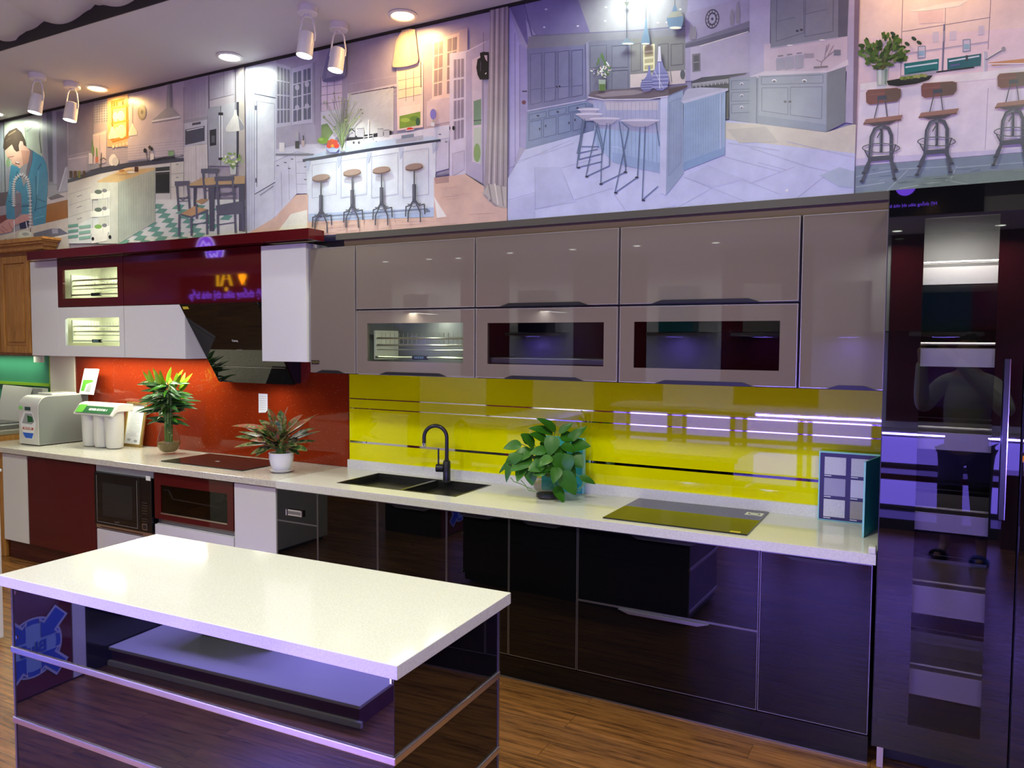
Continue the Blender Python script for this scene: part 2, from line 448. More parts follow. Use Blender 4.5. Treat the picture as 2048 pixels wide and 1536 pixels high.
# ================================================================ yellow splashback with mirror strips
t = thing('splashback', 'glossy yellow glass splashback with three thin mirror strips', 'splashback', (-1.58, -.001, .93))
MB().box(-3.155, -.01, -.010, -.0005, .915, 1.489, 'yellow_glass').build('glass_panel', t)
for (za, zb, xr) in ((1.310, 1.3165, -.012), (1.2485, 1.2545, -.012), (1.026, 1.040, -.012)):
    MB().box(-3.15, xr, -.0112, -.0100, za, zb, 'mirror_strip').build('mirror_strip', t)

# ================================================================ base: white worktop, sink, black units
ZW = .86; YC = -.61; YB = -.585
SX0, SX1, SY0, SY1 = -2.862, -2.042, -.475, -.085
wt = thing('worktop', 'long white quartz worktop over the black base cabinets', 'worktop', (-1.6, -.3, .815))
b = MB()
b.box(-3.207, SX0, YC, -.001, .818, ZW, 'quartz_white').box(SX1, -.002, YC, -.001, .818, ZW, 'quartz_white')
b.box(SX0, SX1, YC, SY0, .818, ZW, 'quartz_white').box(SX0, SX1, SY1, -.001, .818, ZW, 'quartz_white')
b.build('slab', wt, 0)
MB().box(-3.155, -.012, -.033, -.0105, ZW, .917, 'quartz_white').build('upstand', wt, .001)
MB().box(-.030, -.003, YC, YC+.055, ZW, .888, 'quartz_white').build('end_lip', wt, .004)
# sink
sk = thing('sink', 'black double-bowl undermount kitchen sink', 'sink', ((SX0+SX1)/2, -.28, .66))
def bowl(name, x0, x1, y0, y1, z0, z1, parent):
    b = MB(); t = .006
    b.box(x0, x1, y0, y1, z0-t, z0, 'black_satin').box(x0-t, x0, y0-t, y1+t, z0-t, z1, 'black_satin').box(x1, x1+t, y0-t, y1+t, z0-t, z1, 'black_satin')
    b.box(x0, x1, y0-t, y0, z0-t, z1, 'black_satin').box(x0, x1, y1, y1+t, z0-t, z1, 'black_satin')
    o = b.build(name, parent, .002)
    MB().lathe([(.001, z0+.002), (.03, z0+.003), (.042, z0+.001)], ((x0+x1)/2, (y0+y1)/2, 0), 'steel', 24).build('drain', o)
    return o
bw = bowl('bowl', SX0+.012, -2.432, SY0+.012, SY1-.012, .66, .852, sk)
for k in (-.026, -.013, .013, .026): MB().box(-2.50+k-.003, -2.50+k+.003, SY1-.0128, SY1-.0112, .785, .815, 'steel').build('overflow_slot', bw)
bw2 = bowl('bowl', -2.408, SX1-.012, SY0+.012, SY1-.012, .69, .852, sk)
MB().box(SX0, SX1, SY0, SY0+.012, .850, .862, 'black_satin').box(SX0, SX1, SY1-.012, SY1, .850, .862, 'black_satin').box(SX0, SX0+.012, SY0+.012, SY1-.012, .850, .862, 'black_satin').box(SX1-.012, SX1, SY0+.012, SY1-.012, .850, .862, 'black_satin').box(-2.432, -2.408, SY0+.012, SY1-.012, .846, .858, 'black_satin').build('rim', sk, .002)
rk = MB()
for k in range(7):
    x = -2.38+k*.028; rk.tube([(x, SY0+.03, .77), (x, SY1-.03, .77)], .002, 'steel', 6)
for y in (SY0+.03, SY1-.03): rk.tube([(-2.39, y, .77), (-2.2, y, .77)], .003, 'steel', 6)
rk.build('drainer_grid', sk)
# faucet
fp = Vector((-2.322, -.130, ZW))
fc = thing('faucet', 'black swan-neck kitchen faucet with side lever', 'faucet', fp)
MB().lathe([(.026, 0), (.026, .006), (.0225, .010), (.0225, .118), (.020, .122), (.0205, .126), (.013, .130), (.013, .14)], fp, 'black_satin').build('body', fc)
rt = []
sd = Vector((-.88, -.35, 0)).normalized()
for k in range(3): rt.append(fp+Vector((0, 0, .12+.05*k)))
rc = .068
for k in range(19):
    a = PI*k/18; rt.append(fp+Vector((0, 0, .262)) + sd*(rc-rc*math.cos(a)) + Vector((0, 0, rc*math.sin(a)*1.02)))
rt.append(rt[-1]+Vector((0, 0, -.035)))
MB().tube(rt, .0115, 'black_satin', 14).build('spout', fc)
MB().lathe([(.0125, 0), (.0125, -.02), (.011, -.024)], rt[-1]+Vector((0,0,.002)), 'chrome', 20).build('aerator', fc)
bdir = fp+Vector((0, 0, .082))
hb = MB(); c = bdir+Vector((-.018, -.006, 0))
hb.tube([c, c+Vector((-.042, -.014, 0))], .0235, 'black_satin', 20); e2 = c+Vector((-.030, -.010, 0))
hb.tube([e2, e2+Vector((-.0, 0, .115))], .0055, 'black_satin', 8); hb.build('lever', fc)

# black base units
def base_unit(name, label, x0, x1, fronts, group='black glass base cabinets under the white worktop', mt='base_glass'):
    t = thing(name, label, 'cabinet', ((x0+x1)/2, -.3, 0), group)
    carcass(MB(), x0+.001, x1-.001, YB+.022, -.002, .118, .816, 'dark_gap').build('body', t)
    for f in fronts:
        z0, z1, hd = f[:3]
        d = door(t, x0+.005, x1-.005, z0+.004, z1-.004, YB, mt, 'grey_profile', name='drawer_front' if len(fronts) > 1 else 'door')
        if hd == 'top': edge_handle(d, (x0+x1)/2, min(.30, (x1-x0)*.55), z1-.006, YB, 'black_satin', -1, .03, .012)
        if hd == 'mid': edge_handle(d, (x0+x1)/2-.0, .42, z1-.006, YB, 'grey_profile', -1, .05, .016)
    return t
B = [-3.225, -2.908, -2.476, -2.026, -1.656, -1.284, -.446, -.012]
bu = base_unit('base_cabinet', 'narrow black base cabinet with a small steel flap handle next to the white door', B[0], B[1], [(.622, .812, None), (.118, .622, None)])
fh = MB().box(-3.140, -3.015, YB-.010, YB-.001, .662, .700, 'chrome').box(-3.128, -3.027, YB-.012, YB-.009, .672, .690, 'grey_profile')
fh.box(-3.140, -3.132, YB-.016, YB-.009, .662, .700, 'chrome').box(-3.023, -3.015, YB-.016, YB-.009, .662, .700, 'chrome').build('flap_handle', bu, .002)
base_unit('base_cabinet', 'black glass base door under the large sink bowl', B[1], B[2], [(.118, .812, None)])
base_unit('base_cabinet', 'black glass base door under the small sink bowl', B[2], B[3], [(.118, .812, 'top')])
base_unit('base_cabinet', 'black glass base door under the faucet side, left of the pothos', B[3], B[4], [(.118, .812, 'top')])
base_unit('base_cabinet', 'black glass base door left of the wide drawer unit', B[4], B[5], [(.118, .812, 'top')])
base_unit('drawer_cabinet', 'wide black two-drawer base cabinet under the olive hob', B[5], B[6], [(.462, .812, 'top'), (.118, .462, 'mid')])
base_unit('base_cabinet', 'black glass base door reflecting the floor, next to the tall black cabinet', B[6], B[7], [(.118, .812, 'top')])
tag(MB().box(-3.225, -.012, YB+.004, YB+.02, .003, .112, 'base_glass').box(-3.225, -.012, YB+.0, YB+.004, .001, .006, 'grey_profile').build('plinth', None), 'black gloss plinth board along the floor under the black base cabinets', 'plinth')

# ---- hob (olive reflecting glass) on the white worktop
def hob(label, x0, x1, y0, y1, m, name='induction_hob'):
    t = thing(name, label, 'hob', ((x0+x1)/2, (y0+y1)/2, ZW))
    MB().box(x0, x1, y0, y1, ZW+.0005, ZW+.0065, m).build('glass_top', t, .002)
    return t
hb_ = hob('black glass induction hob on the white worktop reflecting the yellow wall', -1.172, -.508, -.556, -.04, 'olive_glass')
st = MB(); zz = ZW+.0072
st.box(-.60, -.52, -.10, -.165, zz-.0006, zz, 'white_paper'); st.build('sticker', hb_)
MB().lathe([(.028, zz), (.028, zz+.0004), (.022, zz+.0004), (.022, zz)], (-.56, -.132, 0), 'ink', 28, cap=False).build('sticker_ring', hb_)
MB().box(-.585, -.54, -.545, -.525, zz-.0006, zz, 'yellow_tag').build('yellow_label', hb_)

# ---- sample case at the right end of the white worktop
sc = thing('sample_case', 'open teal case with six stone samples standing at the right worktop end', 'sample case', (-.15, -.06, ZW+.001))
cx0, cx1, cz0, cz1, yf = -.283, -.02, ZW+.001, ZW+.325, -.075
MB().box(cx0, cx1, yf+.004, -.035, cz0, cz1, 'teal_light').build('case_back', sc, .002)
MB().box(cx0+.006, cx1-.003, yf+.001, yf+.005, cz0+.006, cz1-.006, 'navy_card').build('card', sc)
cols = [(cx0+.026, cx0+.118), (cx0+.140, cx0+.232)]
sm = [['sample_b', 'sample_grey', 'sample_a'], ['sample_c', 'sample_pale', 'sample_a']]
for ci, (a, b_) in enumerate(cols):
    for r in range(3):
        z0 = cz0+.020+r*.099
        s_ = MB().box(a, b_, yf-.002, yf+.001, z0, z0+.082, sm[ci][r]).build('stone_sample', sc)
        tag(s_, ['white speckled sample tile', 'plain grey sample tile', 'pale sample tile'][r] if ci == 0 else ['beige speckled sample tile', 'pale blue-white sample tile', 'off-white sample tile'][r])
        MB().box(a, a+.03, yf+.0002, yf+.001, z0-.008, z0-.0045, 'white_paper').build('caption', s_)
# its lid swings open towards the room
lx, ly = -.016, -.10
le = Vector((-.064, -.335))
dn = (Vector((lx, ly))-le).normalized(); nn = Vector((-dn.y, dn.x))
p = [(le.x, le.y), (lx, ly), (lx+nn.x*.008, ly+nn.y*.008), (le.x+nn.x*.008, le.y+nn.y*.008)]
lid = MB().prism([(q[0], q[1], cz0) for q in p], (0, 0, .325), 'teal').build('lid', sc)
q2 = [(le.x+nn.x*.008, le.y+nn.y*.008), (le.x, le.y), (le.x-dn.x*.004, le.y-dn.y*.004), (le.x-dn.x*.004+nn.x*.008, le.y-dn.y*.004+nn.y*.008)]
MB().prism([(q[0], q[1], cz0) for q in q2], (0, 0, .325), 'teal_light').build('lid_edge', lid)
# ---- teal binder behind the pothos
bk = thing('sample_binder', 'closed teal sample binder standing against the upstand behind the pothos', 'binder', (-1.6, -.06, ZW+.001))
MB().box(-1.735, -1.487, -.062, -.037, ZW+.001, ZW+.305, 'teal').build('cover', bk, .002)
MB().box(-1.487, -1.480, -.064, -.035, ZW+.001, ZW+.306, 'teal_light').build('spine_edge', bk, .001)
text('lettering', '1980', bk, (-1.53, -.0626, ZW+.045), .02, 'teal_dark')
# ================================================================ tall black cabinets
YT = -.62
def tall_frame(mb, x0, x1, z0, z1, win, yf, t, m):
    a0, a1, c0, c1 = win
    mb.box(x0, a0, yf, yf+t, z0, z1, m).box(a1, x1, yf, yf+t, z0, z1, m).box(a0, a1, yf, yf+t, z0, c0, m).box(a0, a1, yf, yf+t, c1, z1, m)
    return mb
tc = thing('larder_cabinet', 'tall black glass larder with steel baskets behind its smoked window', 'cabinet', (.22, -.3, 0))
TX0, TX1 = .006, .458
carcass(MB(), TX0+.002, TX1, YT+.022, -.002, .10, 2.268, 'black_matte').build('body', tc)
WN = (.128, .368, .213, 2.158)
dd = tall_frame(MB(), TX0, TX1-.002, .098, 2.272, WN, YT, .02, 'black_glass').build('door', tc)
MB().box(WN[0], WN[1], YT+.0, YT+.004, WN[2], WN[3], 'pane_smoke').build('window_pane', dd)
MB().box(TX0-.003, TX0, YT-.001, YT+.02, .098, 2.272, 'dark_gap').build('edge_trim', dd)
hp = MB(); hx = .405
hp.box(hx-.008, hx+.008, YT-.035, YT-.020, 1.055, 1.636, 'black_satin').box(hx+.008, hx+.0105, YT-.036, YT-.019, 1.055, 1.636, 'chrome')
hp.box(hx-.006, hx+.006, YT-.022, YT, 1.10, 1.12, 'black_satin').box(hx-.006, hx+.006, YT-.022, YT, 1.57, 1.59, 'black_satin').build('handle', dd)
for (z0, z1) in ((1.91, 1.978), (1.60, 1.672), (1.283, 1.352), (.968, 1.041), (.64, .752), (.316, .42)):
    k = MB(); y0, y1 = -.575, -.12; xa, xb = .070, .405
    k.box(xa, xb, y0, y0+.002, z0, z1, 'basket_steel').box(xa, xb, y1-.002, y1, z0, z1, 'basket_steel')
    k.box(xa, xa+.002, y0, y1, z0, z1, 'basket_steel').box(xb-.002, xb, y0, y1, z0, z1, 'basket_steel').box(xa, xb, y0, y1, z0, z0+.003, 'basket_steel')
    bk_ = k.build('basket', tc)
    MB().tube([(xa, y0+.01, z1+.018), (xb, y0+.01, z1+.018), (xb, y1, z1+.018), (xa, y1, z1+.018), (xa, y0+.01, z1+.018)], .0045, 'basket_steel', 8).build('basket_rail', bk_)
MB().tube([(.088, -.30, .12), (.088, -.30, 2.2)], .012, 'grey_profile', 10).build('pull_out_post', tc)
MB().box(.03, .44, -.50, -.46, .003, .098, 'black_matte').build('plinth', tc)
MB().box(.022, .045, YT+.03, YT+.055, .002, .098, 'steel').build('leg', tc)
area('larder_fill_top', (.25, -.592, 2.14), .30, 20, (1, .97, .85), (math.radians(14), 0, 0), .015)  # added lamp behind the glass, brightens the basket fronts
t2 = thing('larder_cabinet', 'tall black glass cabinet at the right picture edge, beyond the long handle', 'cabinet', (.7, -.3, 0))
carcass(MB(), .462, 1.06, YT+.022, -.002, .10, 2.268, 'black_matte').build('body', t2)
MB().box(.464, 1.058, YT, YT+.02, 1.30, 2.272, 'black_glass').build('door', t2, .001)
MB().box(.464, 1.058, YT, YT+.02, .098, 1.29, 'black_glass').build('door', t2, .001)
MB().box(.47, 1.05, -.50, -.46, .003, .098, 'black_matte').build('plinth', t2)

# ================================================================ red kitchen: uppers
RXL, RXR = -6.05, -3.17
t = thing('wall_cabinet', 'tall narrow white end wall cabinet next to the oak cabinets', 'cabinet', (-5.87, -.1, 1.56))
carcass(MB(), -6.05, -5.70, YU+.02, -.002, 1.558, 2.284, 'white_gloss').build('body', t)
door(t, -6.048, -5.700, 1.558, 2.284, YU, 'white_gloss')
t = thing('wall_cabinet', 'dark red gloss wall cabinet with a bright rack window', 'cabinet', (-5.3, -.1, 1.93))
carcass(MB(), -5.697, -4.922, YU+.02, -.002, 1.930, 2.283, 'cream').build('body', t)
door(t, -5.697, -4.922, 1.930, 2.283, YU, 'red_gloss', None, (-5.635, -4.985, 1.992, 2.206))
t = thing('wall_cabinet', 'white gloss wall cabinet with a bright rack window', 'cabinet', (-5.3, -.1, 1.56))
carcass(MB(), -5.697, -4.922, YU+.02, -.002, 1.558, 1.926, 'cream').build('body', t)
door(t, -5.697, -4.922, 1.558, 1.926, YU, 'white_gloss', None, (-5.612, -4.975, 1.638, 1.846))
dish_rack(-5.62, -4.99, 1.64, 'wire dish rack behind the window of the white wall cabinet', prongs=18)
dish_rack(-5.62, -4.99, 1.985, 'wire dish rack behind the window of the dark red wall cabinet', plate=False, prongs=16)
area('red_rack_light', (-5.3, -.22, 2.26), .5, 3.2, (.95, 1, .82), (0, 0, 0), .06)
area('white_rack_light', (-5.3, -.22, 1.905), .5, 3.2, (.95, 1, .82), (0, 0, 0), .06)
t = thing('wall_cabinet', 'long dark red gloss flap wall cabinet above the cooker hood', 'cabinet', (-4.2, -.1, 1.93))
carcass(MB(), -4.918, -3.548, YU+.02, -.002, 1.930, 2.283, 'red_dark').build('body', t)
door(t, -4.918, -3.548, 1.930, 2.283, YU, 'red_gloss')
t = thing('wall_cabinet', 'plain white wall cabinet left of the slanted hood', 'cabinet', (-4.6, -.1, 1.56))
carcass(MB(), -4.918, -4.282, YU+.02, -.002, 1.558, 1.926, 'white_gloss').build('body', t)
door(t, -4.918, -4.280, 1.558, 1.926, YU, 'white_gloss')
t = thing('wall_cabinet', 'white wall cabinet right of the slanted hood, beside the taupe row', 'cabinet', (-3.36, -.1, 1.56))
carcass(MB(), -3.545, -3.175, YU+.0, -.002, 1.556, 2.275, 'white_gloss').build('body', t)
door(t, -3.545, -3.172, 1.556, 2.275, YU-.02, 'white_gloss')
pm = MB().box(-5.93, -3.085, -.45, YM-.035, 2.286, 2.350, 'red_gloss')
tag(pm.build('pelmet', None, .0015), 'dark red gloss pelmet board capping the red and white wall cabinets', 'pelmet')
# slanted hood
hd = thing('cooker_hood', 'black slanted glass cooker hood between white cabinets', 'cooker hood', (-3.9, -.05, 1.39))
hl, hr = -4.276, -3.56
MB().prism([(hl, -.405, 1.922), (hl, -.085, 1.392), (hl, -.075, 1.398), (hl, -.395, 1.928)], (hr-hl, 0, 0), 'hood_glass').build('glass_panel', hd)
MB().prism([(hl+.012, -.385, 1.925), (hl+.012, -.070, 1.400), (hl+.012, -.012, 1.400), (hl+.012, -.012, 1.925)], (hr-hl-.024, 0, 0), 'black_matte').build('body', hd)
rr = Matrix(((1, 0, 0), (0, -.514, .857), (0, .857, .514)))
vdir = Vector((0, -.32, .53)).normalized()   # up along the glass
nrm = Vector((0, -.857, -.514))
Rh = Matrix((( 1, 0, 0), (0, vdir.y, nrm.y), (0, vdir.z, nrm.z)))
def on_hood(u, v): return Vector((hl+u, -.085, 1.392)) + vdir*v + nrm*.0015
text('lettering', 'Canzy', hd, on_hood(.36, .34), .022, 'white_paper', Rh)
text('control_icons', '-  +  o  =', hd, on_hood(.36, .27), .014, 'grey_panel', Rh)
c1 = on_hood(.05, .595); MB().prism([on_hood(.02, .585), on_hood(.075, .585), on_hood(.075, .605), on_hood(.02, .605)], nrm*.0006, 'yellow_tag').build('energy_label', hd)
MB().prism([on_hood(.05, .13), on_hood(.70, .13), on_hood(.70, .133), on_hood(.05, .133)], nrm*.0003, 'grey_profile').build('panel_joint', hd)
# splashback
t = thing('splashback', 'glittering dark red and orange glass splashback of the red kitchen', 'splashback', (-4.6, -.001, .87))
MB().box(-6.055, -3.162, -.010, -.0005, .862, 1.9, 'red_glitter_glass').build('glass_panel', t)
t = thing('wall_panel', 'cream wall panel between the green and the red splashbacks', 'panel', (-6.2, -.002, .87))
MB().box(-6.39, -6.057, -.02, -.0005, .862, 1.556, 'cream').build('board', t)
nt_ = thing('price_note', 'small white paper note taped to the red splashback', 'note', (-3.92, -.012, 1.18))
MB().poly([(-3.968, -.0115, 1.315), (-3.882, -.0115, 1.315), (-3.882, -.0125, 1.205), (-3.900, -.0135, 1.185), (-3.968, -.0125, 1.180)][::-1], 'white_paper').build('sheet', nt_)
ln_ = MB()
for k in range(7): ln_.box(-3.958, -3.892, -.0145, -.0140, 1.295-k*.015, 1.2962-k*.015, 'ink')
ln_.build('printed_lines', nt_)
area('strip_light_white_cabinets', (-5.1, -.17, 1.545), 1.5, 14, (.98, 1, .78), (0, 0, 0), .05)
area('hood_spot', (-3.75, -.2, 1.38), .12, 1.0, (1, .95, .85), (0, 0, 0))

# ---- red kitchen base
wt2 = thing('worktop', 'speckled beige stone worktop of the red kitchen', 'worktop', (-4.7, -.3, .815))
MB().box(-6.42, -3.2085, YC, -.001, .820, ZW, 'quartz_speckled').build('slab', wt2, .002)
def rbase(name, label, x0, x1, z0, z1, m, cat='cabinet', win=None, parent=None):
    t = thing(name, label, cat, ((x0+x1)/2, -.3, z0))
    carcass(MB(), x0+.001, x1-.001, YB+.022, -.002, z0, z1, 'black_matte' if win else m).build('body', t)
    d = door(t, x0+.003, x1-.003, z0+.002, z1-.002, YB, m, None, win, 'pane_dark', name='drawer_front' if win else 'door')
    return t, d
rbase('base_cabinet', 'white gloss base cabinet at the left end of the speckled worktop', -6.09, -5.765, .142, .812, 'white_gloss')
rbase('base_cabinet', 'plain dark red gloss base cabinet next to the white end cabinet', -5.762, -4.950, .142, .812, 'red_gloss')
rbase('base_cabinet', 'low white drawer under the built-in microwave', -4.945, -4.340, .142, .365, 'white_gloss')
t, d = rbase('drawer_cabinet', 'dark red drawer cabinet with a glass window and folded steel rail', -4.328, -3.588, .505, .812, 'red_gloss', 'cabinet', (-4.262, -3.642, .548, .735))
w = MB(); wy = YB+.006
w.tube([(-4.255, wy+.01, .70), (-4.20, wy+.01, .70), (-4.165, wy+.01, .648), (-3.735, wy+.01, .638), (-3.70, wy+.01, .70), (-3.65, wy+.01, .70)], .005, 'steel', 8)
w.build('basket_rail', d)
MB().box(-4.262, -3.642, YB-.004, YB+.002, .543, .552, 'steel').build('window_trim', d)
rbase('base_cabinet', 'low white drawer under the red windowed drawer', -4.328, -3.588, .142, .470, 'white_gloss')
tag(MB().box(-4.328, -3.588, YB+.03, YB+.05, .472, .503, 'grey_profile').build('finger_rail', None), 'grey aluminium finger rail between the red drawer and the white drawer', 'rail')
rbase('base_cabinet', 'white base cabinet door next to the black base cabinets', -3.583, -3.231, .142, .812, 'white_gloss')
tag(MB().box(-6.09, -3.232, YB+.03, YB+.05, .003, .138, 'red_dark').build('plinth', None), 'dark red plinth board on the floor under the red base cabinets', 'plinth')
# built-in microwave
mw = thing('microwave', 'black built-in microwave oven with keypad', 'microwave', (-4.64, -.3, .37))
MB().box(-4.93, -4.345, YB+.03, -.1, .375, .80, 'black_matte').build('body', mw)
MB().box(-4.945, -4.340, YB+.006, YB+.03, .770, .812, 'grey_panel').build('upper_frame', mw)
MB().box(-4.945, -4.340, YB, YB+.03, .372, .398, 'steel').build('lower_frame', mw)
MB().box(-4.90, -4.45, YB-.001, YB+.002, .378, .384, 'black_matte').build('vent_slot', mw)
df = MB().box(-4.943, -4.462, YB-.014, YB+.006, .402, .768, 'black_glass').build('door', mw, .003)
MB().box(-4.85, -4.53, YB-.0150, YB-.0140, .47, .70, 'olive_glass').build('door_window', df)
q = MB()
for a in ((-4.915, -4.913, .42, .745), (-4.485, -4.483, .42, .745)): q.box(a[0], a[1], YB-.0146, YB-.0139, a[2], a[3], 'grey_panel')
q.box(-4.913, -4.485, YB-.0146, YB-.0139, .420, .422, 'grey_panel'); q.build('door_outline', df)
text('lettering', 'cappriu', df, (-4.70, YB-.0150, .438), .018, 'grey_profile', bold=.0003)
kp = MB().box(-4.460, -4.342, YB-.012, YB+.006, .402, .768, 'black_glass').build('keypad', mw, .002)
kk = MB()
for r in range(8):
    if r != 5: kk.box(-4.435, -4.385, YB-.0128, YB-.0119, .60-r*.018, .6025-r*.018, 'grey_profile')
kk.build('key_marks', kp)
MB().box(-4.430, -4.382, YB-.018, YB-.012, .420, .462, 'steel').box(-4.424, -4.388, YB-.019, YB-.017, .426, .456, 'black_satin').build('open_button', kp)
MB().box(-4.39, -4.345, YB-.0135, YB-.012, .755, .785, 'white_paper').build('sticker', kp)
# red kitchen hob
h2 = hob('black glass hob on the speckled worktop reflecting the red wall', -4.415, -3.64, -.465, -.06, 'olive_glass')
MB().box(-4.08, -4.05, -.30, -.28, ZW+.0066, ZW+.0072, 'grey_panel').build('logo_mark', h2)

# ================================================================ oak kitchen on the far left
oc = thing('wall_cabinet', 'oak wall cabinet with carved crown moulding', 'cabinet', (-6.6, -.1, 1.55))
MB().box(-7.6, -6.062, YU+.03, -.002, 1.555, 2.385, 'oak').build('body', oc)
pr = [(0, 2.37), (-.01, 2.375), (-.03, 2.40), (-.034, 2.415), (-.055, 2.432), (-.07, 2.445), (-.07, 2.462)]
cr = MB()
for i in range(len(pr)-1):
    (a, z0), (b, z1) = pr[i], pr[i+1]
    cr.box(-7.6, -5.84-a*1.2, YU+min(a, b), YM-.003, z0, z1, 'oak')
cr.build('crown', oc)
def oak_door(x0, x1, z0, z1, par, y):
    b = MB(); s = .055
    b.box(x0, x0+s, y, y+.022, z0, z1, 'oak').box(x1-s, x1, y, y+.022, z0, z1, 'oak').box(x0+s, x1-s, y, y+.022, z0, z0+s, 'oak').box(x0+s, x1-s, y, y+.022, z1-s, z1, 'oak')
    o = b.build('door', par, .004)
    MB().box(x0+s, x1-s, y+.012, y+.020, z0+s, z1-s, 'oak').box(x0+s+.03, x1-s-.03, y+.004, y+.014, z0+s+.03, z1-s-.03, 'oak').build('door_panel', o, .006)
oak_door(-6.49, -6.085, 1.575, 2.34, oc, YU+.005)
oak_door(-6.92, -6.515, 1.575, 2.34, oc, YU+.005)
MB().box(-6.5, -6.40, -.09, -.06, 1.49, 1.552, 'white_plastic').build('socket_box', oc)
t = thing('splashback', 'frosted green glass splashback with lime edge under the oak cabinets', 'splashback', (-6.9, -.001, .9))
MB().box(-7.8, -6.415, -.012, -.0005, .90, 1.554, 'green_glass').build('glass_panel', t)
MB().box(-6.415, -6.392, -.014, -.0005, .86, 1.554, 'lime_edge').box(-7.8, -6.415, -.03, -.0005, 1.285, 1.31, 'lime_edge').build('lit_edge', t)
area('green_glass_light', (-6.9, -.12, 1.54), .8, 2.5, (.9, 1, .7), (0, 0, 0), .04)
t = thing('base_cabinet', 'oak base cabinet at the far left edge', 'cabinet', (-6.8, -.3, 0))
MB().box(-7.8, -6.095, YB+.01, -.002, .003, .818, 'oak').build('body', t, .002)
MB().box(-7.8, -6.425, YC, -.035, .822, .90, 'oak').build('top_board', t, .002)
t = thing('sink', 'dark grey metal sink tray on the oak counter', 'sink', (-6.6, -.3, .905))
MB().box(-7.4, -6.44, -.56, -.08, .902, .945, 'steel').box(-7.38, -6.46, -.54, -.10, .945, .985, 'grey_profile').build('tray', t, .006)
MB().box(-7.3, -6.55, -.50, -.15, .985, .99, 'opp_dark').build('inner_surface', t)
t = thing('display_stand', 'pale grey slanted display panel behind the sink tray', 'panel', (-6.6, -.1, .99))
MB().prism([(-6.95, -.16, .99), (-6.60, -.16, .99), (-6.52, -.10, 1.275), (-6.95, -.10, 1.285)], (0, .01, 0), 'white_plastic').build('front_sheet', t)
MB().box(-6.60, -6.40, -.085, -.035, .99, 1.27, 'grey_panel').build('back_sheet', t)

# ================================================================ appliances on the speckled worktop
x1 = xat(78, -.44, ZW); x0 = xat(39, -.44, ZW)
pf = thing('water_purifier', 'white and grey water purifier box with hexagonal label', 'appliance', ((x0+x1)/2, -.25, ZW))
yb_, yf_ = -.035, -.44; H = .385; rad = .085
prof = [(yf_, ZW+.008), (yf_, ZW+H-rad)] + [(yf_+rad-rad*math.cos(a*PI/16), ZW+H-rad+rad*math.sin(a*PI/16)) for a in range(1, 9)] + [(yb_, ZW+H), (yb_, ZW+.008)]
MB().prism([(x0, y, z) for (y, z) in prof], (x1-x0, 0, 0), 'white_plastic').build('shell', pf, .003)
ins = [(y*.985+(-.237)*.015, z*.985+(ZW+H/2)*.015) for (y, z) in prof]
MB().prism([(x1+.0005, y, z) for (y, z) in ins], (.0035, 0, 0), 'purifier_grey').build('side_panel', pf)
MB().box(x0+.01, x1-.01, yf_+.01, yb_-.01, ZW, ZW+.008, 'black_matte').build('foot', pf)
w_ = x1-x0
def hexa(x, z, sx, sz, y, m, nm):
    MB().prism([(x-sx*.5, y, z+sz), (x+sx*.55, y, z+sz), (x+sx, y, z+.02), (x+sx*.55, y, z-sz), (x-sx*.4, y, z-sz), (x-sx, y, z+.02)][::-1], (0, -.0006, 0), m).build(nm, pf)
lb = x0+w_*.47
hexa(lb, ZW+.155, w_*.40, .105, yf_-.0002, 'white_paper', 'hexagon_label')
MB().prism([(lb-w_*.12, yf_-.001, ZW+.25), (lb+w_*.22, yf_-.001, ZW+.25), (lb+w_*.34, yf_-.001, ZW+.19), (lb+w_*.2, yf_-.001, ZW+.165), (lb-w_*.3, yf_-.001, ZW+.17)][::-1], (0, -.0005, 0), 'grey_panel').build('label_picture', pf)
MB().prism([(lb-w_*.02, yf_-.0015, ZW+.235), (lb+w_*.24, yf_-.0015, ZW+.225), (lb+w_*.28, yf_-.0015, ZW+.185), (lb+.0, yf_-.0015, ZW+.18)][::-1], (0, -.0005, 0), 'dark_green_print').build('label_leaf', pf)
MB().box(lb-w_*.27, lb+w_*.27, yf_-.0012, yf_-.0006, ZW+.122, ZW+.140, 'red_print').build('label_red_bar', pf)
MB().prism([(lb-w_*.28, yf_-.0012, ZW+.098), (lb+w_*.28, yf_-.0012, ZW+.098), (lb+w_*.2, yf_-.0012, ZW+.056), (lb-w_*.14, yf_-.0012, ZW+.056)][::-1], (0, -.0005, 0), 'blue_print').build('label_blue_bar', pf)
MB().box(x0+w_*.33, x0+w_*.62, yf_-.0015, yf_-.0003, ZW+.272, ZW+.30, 'screen_dark').build('display', pf)
MB().box(x0+w_*.02, x0+w_*.22, yf_-.0015, yf_-.0003, ZW+.278, ZW+.302, 'lime_print').build('energy_sticker', pf)
MB().box(x0+.02, x1-.05, -.30, -.10, ZW+H+.0005, ZW+H+.016, 'white_plastic').build('lid_handle', pf, .004)
text('lettering', 'MÁY LỌC NƯỚC', pf, (lb, yf_-.0016, ZW+.131), .014, 'white_paper')
